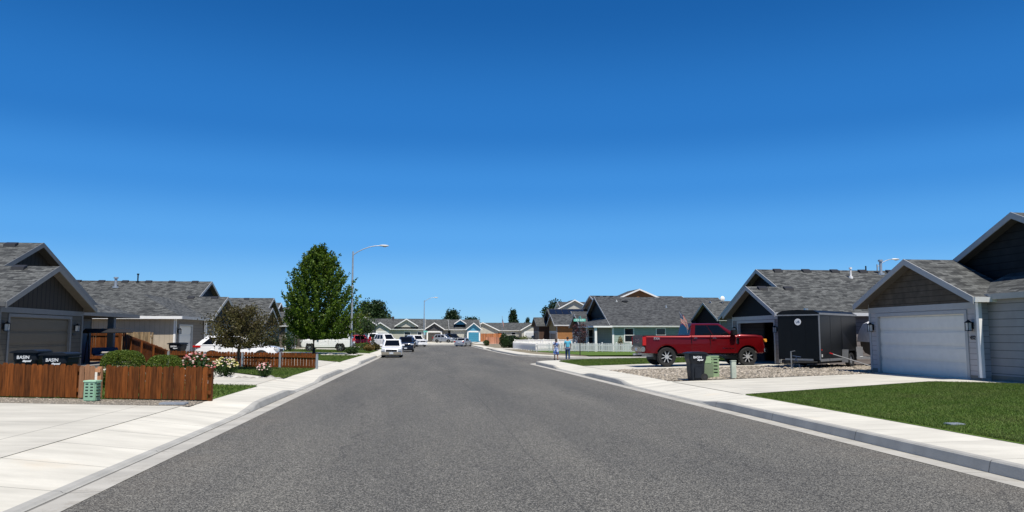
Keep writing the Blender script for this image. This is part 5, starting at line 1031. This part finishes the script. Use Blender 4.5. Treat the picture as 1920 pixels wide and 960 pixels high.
# ------------------------------------------------------------------ plants
def leaf_mesh(name, C, size, n, mat, parent, aspect=.7, up=.25, rn=None, seed=1, tri=False):
    """n leaf quads at centres C (n,3)"""
    r_ = np.random.default_rng(seed); k = len(C); d = r_.normal(0, 1, (k, 3)); d /= np.linalg.norm(d, axis=1)[:, None]; e = r_.normal(0, 1, (k, 3)); e[:, 2] += up
    e -= d * (d * e).sum(1)[:, None]; e /= np.linalg.norm(e, axis=1)[:, None] + 1e-6; s = size * r_.uniform(.6, 1.35, k)[:, None]
    V = np.stack([C - d * s * .5, C + e * s * aspect * .5 - d * s * .05, C + d * s * .5, C - e * s * aspect * .5 + d * s * .05], 1)
    return scatter_mesh(name, V.reshape(-1, 3), 4, r_.uniform(0, 1, k) if rn is None else rn, mat, None, None, kind=None, parent=parent)
def branchy_tree(name, label, cat, loc, H, crown, rad, nb, nleaf, lsize, mat, trunk_r, seed=1, prof=None, clump=.5, group=None, up=.55, cz0=.1, sx=1, core=.0, ox=0, spiky=False):
    """crown: z0 of lowest foliage; rad: max crown radius; prof(t): radius fraction at height fraction t"""
    r_ = np.random.default_rng(seed); root = empty(name, loc, label, cat, group)
    prof = prof or (lambda t: math.sin(math.pi * min(1, .12 + .86 * (1 - t) ** .8)) ** .7)
    m = MB(); wob = lambda z: (.04 * math.sin(z * 1.3 + seed), .04 * math.cos(z * 1.1 + seed)); zs = [-.1, .15, crown * .8, H * .35, H * .6, H * .82]
    m.tube([(wob(z)[0] * z, wob(z)[1] * z, z) for z in zs], [trunk_r * 1.45, trunk_r, trunk_r * .85, trunk_r * .62, trunk_r * .38, trunk_r * .12], 9); m.build('trunk', 'bark', root, smooth=True)
    cs = []; tone = []; lm = MB()
    for i in range(nb):
        t = ((i + .5) / nb) ** .85; z = crown + (H - crown) * t; a = i * 2.39996 + r_.uniform(-.3, .3); q = r_.uniform(.80, 1.07) * rad * prof(t)
        tip = np.array([math.cos(a) * q * sx + ox * (.35 + .65 * (1 - t)), math.sin(a) * q, z + r_.uniform(-.02, .02) * H]); zs0 = max(crown * .7, z - q * up - .1 * H * r_.uniform(.3, 1)); base = np.array([0, 0, min(zs0, H * .8)])
        if i % 3 == 0 or nb < 60: lm.tube([tuple(base), tuple(base + (tip - base) * .5 + np.array([0, 0, -.06 * q])), tuple(base + (tip - base) * .93)], [trunk_r * .28, trunk_r * .16, trunk_r * .05], 5, False)
        shoot = spiky and i % 4 == 0; tip = base + (tip - base) * (1.10 if shoot else 1); k = max(3, int(nleaf / nb * (.8 if shoot else 1))); s = r_.beta(2.4, 1.25, k) if not spiky else .42 + .6 * r_.beta(1.5, 1.1, k); tb = r_.uniform(-.22, .22); p = base + (tip - base) * s[:, None]; p[:, 2] -= .12 * q * np.sin(s * np.pi); w_ = clump * (.35 + .65 * s) if not spiky else clump * (1.25 - .85 * s)
        p += r_.normal(0, 1, (k, 3)) * w_[:, None] * np.array([.42, .42, .34]); cs.append(p); tone.append(np.full(k, tb))
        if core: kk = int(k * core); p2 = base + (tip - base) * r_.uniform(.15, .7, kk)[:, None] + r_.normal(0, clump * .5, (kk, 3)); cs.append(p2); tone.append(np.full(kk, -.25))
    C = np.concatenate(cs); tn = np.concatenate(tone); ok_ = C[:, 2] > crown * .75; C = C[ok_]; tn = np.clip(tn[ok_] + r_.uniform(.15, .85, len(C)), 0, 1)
    if lm.v: lm.build('branches', 'bark', root)
    leaf_mesh('crown', C, lsize, len(C), mat, root, rn=tn, seed=seed + 9)
    return root
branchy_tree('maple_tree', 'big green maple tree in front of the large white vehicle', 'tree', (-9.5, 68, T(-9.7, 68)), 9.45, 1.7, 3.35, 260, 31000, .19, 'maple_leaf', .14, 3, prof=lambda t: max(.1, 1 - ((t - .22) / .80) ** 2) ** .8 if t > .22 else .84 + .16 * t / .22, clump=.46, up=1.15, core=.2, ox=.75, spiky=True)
branchy_tree('ornamental_tree', 'small bronze leaved tree on the lawn behind the rose bushes', 'tree', (-8.15, 34.4, T(-8.2, 34.4)), 2.85, 1.3, 1.72, 90, 9000, .085, 'dark_leaf', .075, 5, ox=.38, prof=lambda t: math.sin(math.pi * min(1, .3 + .66 * t)) ** .6, clump=.3, up=.35, core=.2, sx=1.05)
branchy_tree('plum_tree', 'purple leaved young tree by the picket fence before the green house', 'tree', (17.3, 84.8, T(17.3, 84.8)), 3.2, .9, 1.0, 40, 1100, .14, 'purple_leaf', .05, 6, clump=.35)
branchy_tree('plum_tree', 'small purple leaved shrub tree left of the maple', 'tree', (-12.4, 75, T(-12.4, 75)), 2.9, 1.9, .45, 16, 420, .12, 'purple_leaf', .03, 7, clump=.2)
branchy_tree('young_tree', 'pale green young tree right of the lamp post before the far gables', 'tree', (-8.3, 104, T(-8.4, 104) - .1), 4.9, 2.3, 1.5, 50, 1500, .2, 'yellow_leaf', .07, 8, clump=.5, group='trees on the left side')
branchy_tree('young_tree', 'second pale green tree beside the far house with the white gable', 'tree', (-6.9, 97, T(-7, 97)), 4.0, 2.2, 1.2, 40, 1000, .2, 'green_leaf', .07, 9, clump=.5, group='trees on the left side')
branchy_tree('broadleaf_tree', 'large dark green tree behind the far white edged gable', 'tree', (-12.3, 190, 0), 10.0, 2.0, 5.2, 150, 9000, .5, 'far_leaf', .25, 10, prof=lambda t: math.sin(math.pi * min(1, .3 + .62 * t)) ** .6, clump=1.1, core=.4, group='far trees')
branchy_tree('broadleaf_tree', 'mid green tree just left of the large dark green far tree', 'tree', (-16.5, 186, 0), 6.6, 2.0, 3.0, 80, 3600, .5, 'green_leaf', .2, 11, clump=1, core=.3, group='far trees')
branchy_tree('broadleaf_tree', 'dark green domed tree above the roofs near the far lamp', 'tree', (8.8, 232, 0), 9.0, 2.0, 3.2, 80, 4500, .5, 'evergreen_leaf', .2, 12, prof=lambda t: math.sin(math.pi * min(1, .3 + .66 * t)) ** .7, clump=1, core=.5, group='far trees')
branchy_tree('broadleaf_tree', 'dark tree behind the blue gabled house', 'tree', (14.4, 228, 0), 6.8, 2.0, 2.6, 60, 2600, .5, 'evergreen_leaf', .2, 13, clump=.9, core=.5, group='far trees')
branchy_tree('conifer', 'dark ragged conifer above the far beige house roof', 'tree', (26.3, 225, 0), 8.9, 1.5, 2.2, 60, 3000, .45, 'evergreen_leaf', .2, 14, prof=lambda t: (1 - t) ** .8 + .15, clump=.7, core=.5, group='far trees', up=.1)
branchy_tree('conifer', 'thin ragged conifer left of the dark brown gable', 'tree', (30.4, 225, 0), 6.6, 1.5, 1.2, 40, 900, .4, 'evergreen_leaf', .15, 15, prof=lambda t: (1 - t) ** .8 + .2, clump=.6, group='far trees', up=.1)
branchy_tree('broadleaf_tree', 'dark tree behind the solar panel roof', 'tree', (29.2, 170, 0), 9.2, 2, 1.9, 50, 2600, .4, 'evergreen_leaf', .2, 16, clump=.8, core=.5, group='far trees')
branchy_tree('broadleaf_tree', 'small dark tree left of the two storey slate gable', 'tree', (28.0, 172, 0), 8.0, 2, 1.6, 40, 2000, .4, 'evergreen_leaf', .2, 17, clump=.8, core=.5, group='far trees')
branchy_tree('conifer', 'young conifer on the lawn between the red car and the wagon', 'tree', (-5.9, 92, T(-6, 92)), 1.9, .1, .55, 40, 900, .1, 'evergreen_leaf', .04, 18, prof=lambda t: 1.05 - t, clump=.15, group='trees on the left side', up=.1)

def shrub(name, label, loc, rx, ry, h, n, ls, mat, seed=1, square=.0, cat='shrub', group=None, parent=None, flowers=None, zc=.55):
    r_ = np.random.default_rng(seed); root = empty(name, loc, label, cat, group)
    d = r_.normal(0, 1, (n, 3)); d /= np.linalg.norm(d, axis=1)[:, None]
    if square: d = np.sign(d) * np.abs(d) ** (1 - square); 
    q = r_.beta(12, 1.0, n)[:, None] if square else r_.beta(3.5, 1.2, n)[:, None]; lump = 1 + (0 if square else .14) * np.sin(d[:, :1] * 7 + seed) * np.cos(d[:, 1:2] * 6 + seed * 2)
    P = d * q * lump * np.array([rx, ry, h / 2]); P[:, 2] += h / 2; P = P[P[:, 2] > .01]
    leaf_mesh('foliage', P, ls, len(P), mat, root, seed=seed + 3)
    m = MB()
    for i in range(5): a = i * 1.257; m.tube([(0, 0, 0), (rx * .35 * math.cos(a), ry * .35 * math.sin(a), h * .6)], [.02, .008], 5)
    m.build('stems', 'bark', root)
    if flowers:
        for nm, mat_, k in flowers:
            d = r_.normal(0, 1, (k, 3)); d[:, 2] = np.abs(d[:, 2]) + .1; d[:, 1] = -np.abs(d[:, 1]) * (r_.uniform(0, 1, k) < .75) + np.abs(d[:, 1]) * .0; d /= np.linalg.norm(d, axis=1)[:, None]
            c = d * np.array([rx, ry, h / 2]) * r_.uniform(.93, 1.1, (k, 1)); c[:, 2] += h / 2; s = r_.uniform(.028, .048, k)
            V = IV[None] * s[:, None, None] * np.array([1, 1, .75]) * r_.uniform(.85, 1.15, (k, len(IV), 1)) + c[:, None]
            scatter_mesh(nm, V.reshape(-1, 3), len(IV), r_.uniform(0, 1, k), mat_, None, None, tri=IT, kind='stuff', parent=root)
    return root
shrub('boxwood', 'wide clipped boxwood behind the near fence, left of the smaller one', (-8.55, 22.2, T(-8.5, 22.2)), .56, .5, 1.07, 22000, .033, 'box_leaf', 21, .35, group='clipped boxwoods behind the near fence')
shrub('boxwood', 'smaller clipped boxwood behind the near fence, beside the pink roses', (-7.33, 22.1, T(-7.3, 22.1)), .46, .45, .96, 17000, .033, 'box_leaf', 22, .35, group='clipped boxwoods behind the near fence')
FL = lambda a, b, c: [('blossoms', m_, k_) for m_, k_ in (('petal_pink', a), ('petal_yellow', b), ('petal_white', c)) if k_]
shrub('rose_bush', 'rose bush with red and pink flowers behind the fence end', (-6.75, 23.3, T(-6.7, 23.3)), .52, .4, .98, 2600, .06, 'rose_leaf', 23, flowers=FL(34, 0, 22), group='rose bushes')
shrub('rose_bush', 'rose bush covered in yellow and white flowers by the driveway', (-7.3, 28.9, T(-7.3, 28.9)), .46, .42, .68, 2800, .055, 'rose_leaf', 24, flowers=FL(0, 55, 22), group='rose bushes')
shrub('rose_bush', 'small rose bush with pale pink and white flowers nearest the sidewalk', (-5.85, 28.9, T(-5.85, 28.9)), .27, .25, .52, 1500, .05, 'rose_leaf', 25, flowers=FL(10, 0, 24), group='rose bushes')
shrub('shrub', 'round dark green shrub before the wall of the grey house', (-14.0, 72, T(-14, 72)), .75, .7, 1.35, 1800, .12, 'evergreen_leaf', 26)
shrub('shrub', 'green shrub left of the white vehicle under the maple', (-13.4, 78, T(-13.4, 78)), .8, .7, 2.1, 1800, .13, 'green_leaf', 27)
shrub('shrub', 'low green shrub wrapped round the lamp post base', (-6.0, 66.4, T(-6, 66.4)), .6, .5, .75, 1500, .09, 'green_leaf', 28)
shrub('hedge', 'left one of two low dark hedges before the red vehicle', (-8.3, 90, T(-8.3, 90)), .85, .6, .85, 1800, .09, 'box_leaf', 29, .3, group='hedges before the red vehicle')
shrub('hedge', 'right one of two low dark hedges before the red vehicle', (-7.0, 90, T(-7.0, 90)), .65, .6, .8, 1500, .09, 'box_leaf', 30, .3, group='hedges before the red vehicle')
shrub('ornamental_grass', 'golden ornamental grass clump behind the left sidewalk', (-5.75, 84, T(-5.75, 84)), .62, .5, .75, 1400, .13, 'gold_grass', 31)
shrub('ornamental_grass', 'reddish ornamental grass clump behind the golden one', (-5.3, 89, T(-5.2, 89)), .5, .5, .8, 1000, .13, 'dark_leaf', 32)
shrub('juniper', 'broad dark juniper mass beside the far right sidewalk', (12.9, 112, T(12.9, 112)), 1.5, 1.3, 1.85, 5200, .15, 'evergreen_leaf', 33)
shrub('juniper', 'pointed lighter juniper at the left edge of the dark mass', (11.6, 110, T(11.6, 110)), .7, .7, 2.1, 2000, .14, 'far_leaf', 34)
shrub('shrub', 'small green shrub before the salmon fence', (10.6, 128, T(10.6, 128)), .55, .5, 1.0, 900, .13, 'green_leaf', 35)
shrub('shrub', 'yellow green bush above the white fence before the brown house', (14.8, 112, T(14.8, 112)), 1.2, .7, 1.75, 1400, .15, 'yellow_leaf', 36)
shrub('potted_plant', 'yellow flowered plant against the green house wall', (21.4, 83.6, T(21.4, 83.6)), .3, .3, 1.75, 500, .12, 'gold_grass', 37, cat='plant')
shrub('shrub', 'rusty shrub beside the young conifer', (-6.8, 95, T(-6.8, 95)), .5, .5, .9, 700, .12, 'green_leaf', 38)

# ------------------------------------------------------------------ people
basic('skin', (.35, .18, .12), .55, var=.05); basic('hair_brown', (.03, .018, .012), .7); basic('shirt_blue', (.10, .46, .62), .8, var=.05); basic('jeans', (.03, .07, .16), .85, var=.2, scale=20); basic('trouser_dark', (.012, .014, .02), .9); basic('shoe', (.3, .3, .3), .7)
def m_dress():
    m, n, l, b = newmat('dress_print'); tc = n.new('ShaderNodeTexCoord').outputs['Object']; v = nd(n, 'ShaderNodeTexVoronoi', Scale=9.0); l.new(tc, v.inputs['Vector'])
    s = n.new('ShaderNodeSeparateColor'); l.new(v.outputs['Color'], s.inputs[0]); c = mixc(n, l, mth(n, l, 'GREATER_THAN', s.outputs[0], .5), (.03, .035, .11), (.5, .55, .68)); l.new(mixc(n, l, mth(n, l, 'GREATER_THAN', s.outputs[1], .72), c, (.06, .16, .42)), b.inputs['Base Color']); b.inputs['Roughness'].default_value = .85; MATS['dress_print'] = m
m_dress()
def skin_mesh(name, verts, edges, radii, mat, parent, root=0, lv=2):
    me = bpy.data.meshes.new(name); me.from_pydata(verts, edges, []); o = bpy.data.objects.new(name, me); col.objects.link(o)
    sk = o.modifiers.new('s', 'SKIN'); sk.use_smooth_shade = True
    for i, v in enumerate(me.skin_vertices[0].data):
        rr = radii[i]; v.radius = (rr, rr) if not isinstance(rr, tuple) else rr; v.use_root = (i == root)
    sb = o.modifiers.new('b', 'SUBSURF'); sb.levels = lv; sb.render_levels = lv
    bpy.context.view_layer.update(); e = o.evaluated_get(bpy.context.evaluated_depsgraph_get()); m2 = bpy.data.meshes.new_from_object(e); o.modifiers.clear(); o.data = m2; m2.materials.clear(); m2.materials.append(MATS[mat]); o.parent = parent
    for p in m2.polygons: p.use_smooth = True
    return o
def hand(V, E, Rr, wi, sg, d=(0, 0, -1)):
    """palm and five bent fingers hanging from wrist vertex wi"""
    w = Vector(V[wi]); k = len(V); V.append(tuple(w + Vector((0, .01, -.07)))); Rr.append((.022, .038)); E.append((wi, k))
    for j, (oy, L_) in enumerate(((-.036, .062), (-.012, .074), (.012, .070), (.034, .055))):
        b = Vector(V[k]) + Vector((0, oy, -.01)); a = len(V); V.append(tuple(b + Vector((0, 0, -.015)))); V.append(tuple(b + Vector((-sg * .008, 0, -.015 - L_ * .55)))); V.append(tuple(b + Vector((-sg * .024, 0, -.015 - L_)))); Rr += [.0095, .009, .0075]; E += [(k, a), (a, a + 1), (a + 1, a + 2)]
    a = len(V); V.append(tuple(w + Vector((-sg * .0, -.045, -.045)))); V.append(tuple(w + Vector((-sg * .014, -.06, -.085)))); Rr += [.011, .009]; E += [(wi, a), (a, a + 1)]
def person(label, loc, h, rz, dress=False, arms=(.1, .1), step=.12):
    root = empty('person', loc, label, 'person', None, rz); s = h / 1.75
    # faces +y (walking away); x to the right
    V = [(0, 0, .95), (0, .01, 1.12), (0, .0, 1.30), (0, -.01, 1.44), (0, -.005, 1.50), (0, .012, 1.55), (0, .015, 1.63), (0, .01, 1.70)]
    E = [(i, i + 1) for i in range(7)]; Rr = [(.15, .11), (.13, .095), (.155, .105), (.10, .075), .055, .062, (.078, .095), (.062, .075)]
    # nose, ears
    for p, q in (((0, .115, 1.615), .013), ((-.083, .0, 1.615), .014), ((.083, .0, 1.615), .014)): V.append(p); Rr.append(q); E.append((6, len(V) - 1))
    arm_i = {}
    for sg, ph in ((-1, arms[0]), (1, arms[1])):
        a = len(V); V += [(sg * .17, -.01, 1.42), (sg * .235, -.03 + ph * .1, 1.17), (sg * (.25), ph * .5, .93)]; Rr += [(.055, .055), (.042, .042), (.028, .028)]; E += [(3, a), (a, a + 1), (a + 1, a + 2)]; hand(V, E, Rr, a + 2, sg); arm_i[sg] = a
    for sg, st in ((-1, step), (1, -step)):
        a = len(V); V += [(sg * .09, 0, .88), (sg * .095, st * .6, .50), (sg * .095, st * 1.0 - .02, .10), (sg * .10, st * 1.0, .045), (sg * .105, st * 1.0 + .13, .03)]; Rr += [(.09, .095), (.058, .06), (.036, .038), (.04, .04), (.034, .028)]; E += [(0, a), (a, a + 1), (a + 1, a + 2), (a + 2, a + 3), (a + 3, a + 4)]
    sc = lambda L_: [(x * s, y * s, z * s) for x, y, z in L_]; rs = lambda L_: [tuple(v * s for v in r_) if isinstance(r_, tuple) else r_ * s for r_ in L_]
    skin_mesh('body', sc(V), E, rs(Rr), 'skin', root)
    m = MB(); m.ell((0, -.02 * s, 1.665 * s), (.09 * s, .10 * s, .095 * s), 16, 10); 
    if dress: m.ell((0, -.06 * s, 1.57 * s), (.08 * s, .05 * s, .13 * s), 14, 8)
    m.build('hair', 'hair_brown', root, smooth=True)
    top = 'dress_print' if dress else 'shirt_blue'
    VS = [(0, 0, .90), (0, .01, 1.12), (0, 0, 1.30), (0, -.01, 1.43), (-.17, -.01, 1.42), (-.225, -.02, 1.24), (.17, -.01, 1.42), (.225, -.02, 1.24)]
    skin_mesh('dress' if dress else 'shirt', sc(VS), [(0, 1), (1, 2), (2, 3), (3, 4), (4, 5), (3, 6), (6, 7)], rs([(.18, .14), (.165, .125), (.185, .13), (.12, .095), .08, .075, .08, .075]), top, root)
    if dress:
        m = MB(); N = 20; P = []
        for z, rx, ry in ((.98, .175, .135), (.80, .21, .17), (.62, .225, .19), (.47, .235, .20)): P += [((rx + .012 * math.sin(i * 2.4)) * math.cos(6.2832 * i / N) * s, (ry + .012 * math.cos(i * 3)) * math.sin(6.2832 * i / N) * s, z * s) for i in range(N)]
        m.add(P, [(j * N + i, j * N + (i + 1) % N, (j + 1) * N + (i + 1) % N, (j + 1) * N + i) for j in range(3) for i in range(N)]); m.build('skirt', 'dress_print', root, smooth=True, recalc=False)
    else:
        VL = [(0, 0, .94)]; EL = []; RL = [(.165, .125)]
        for sg, st in ((-1, step), (1, -step)): a = len(VL); VL += [(sg * .09, 0, .86), (sg * .095, st * .6, .50), (sg * .095, st * 1.0 - .02, .09)]; RL += [(.105, .11), (.075, .078), (.062, .064)]; EL += [(0, a), (a, a + 1), (a + 1, a + 2)]
        skin_mesh('jeans', sc(VL), EL, rs(RL), 'jeans', root)
    for sg, st in ((-1, step), (1, -step)):
        m = MB(); m.extr([(st - .08, 0), (st + .17, 0), (st + .19, .03), (st + .10, .075), (st - .08, .09)], sg * .10 - .045, sg * .10 + .045); m.v = [(x * s, y * s, z * s) for x, y, z in m.v]; m.build('shoe', 'shoe' if not dress else 'trouser_dark', root, bevel=.015)
    return root
zz = road(10, 57.5)
person('person in a blue and white patterned dress walking away across the side street', (9.95, 57.6, road(9.9, 57.6) + .005), 1.62, R(4), True)
person('person in a light blue t-shirt and jeans walking beside the one in a dress', (10.85, 57.8, road(10.8, 57.8) + .005), 1.76, R(-6), False, arms=(.35, .5))
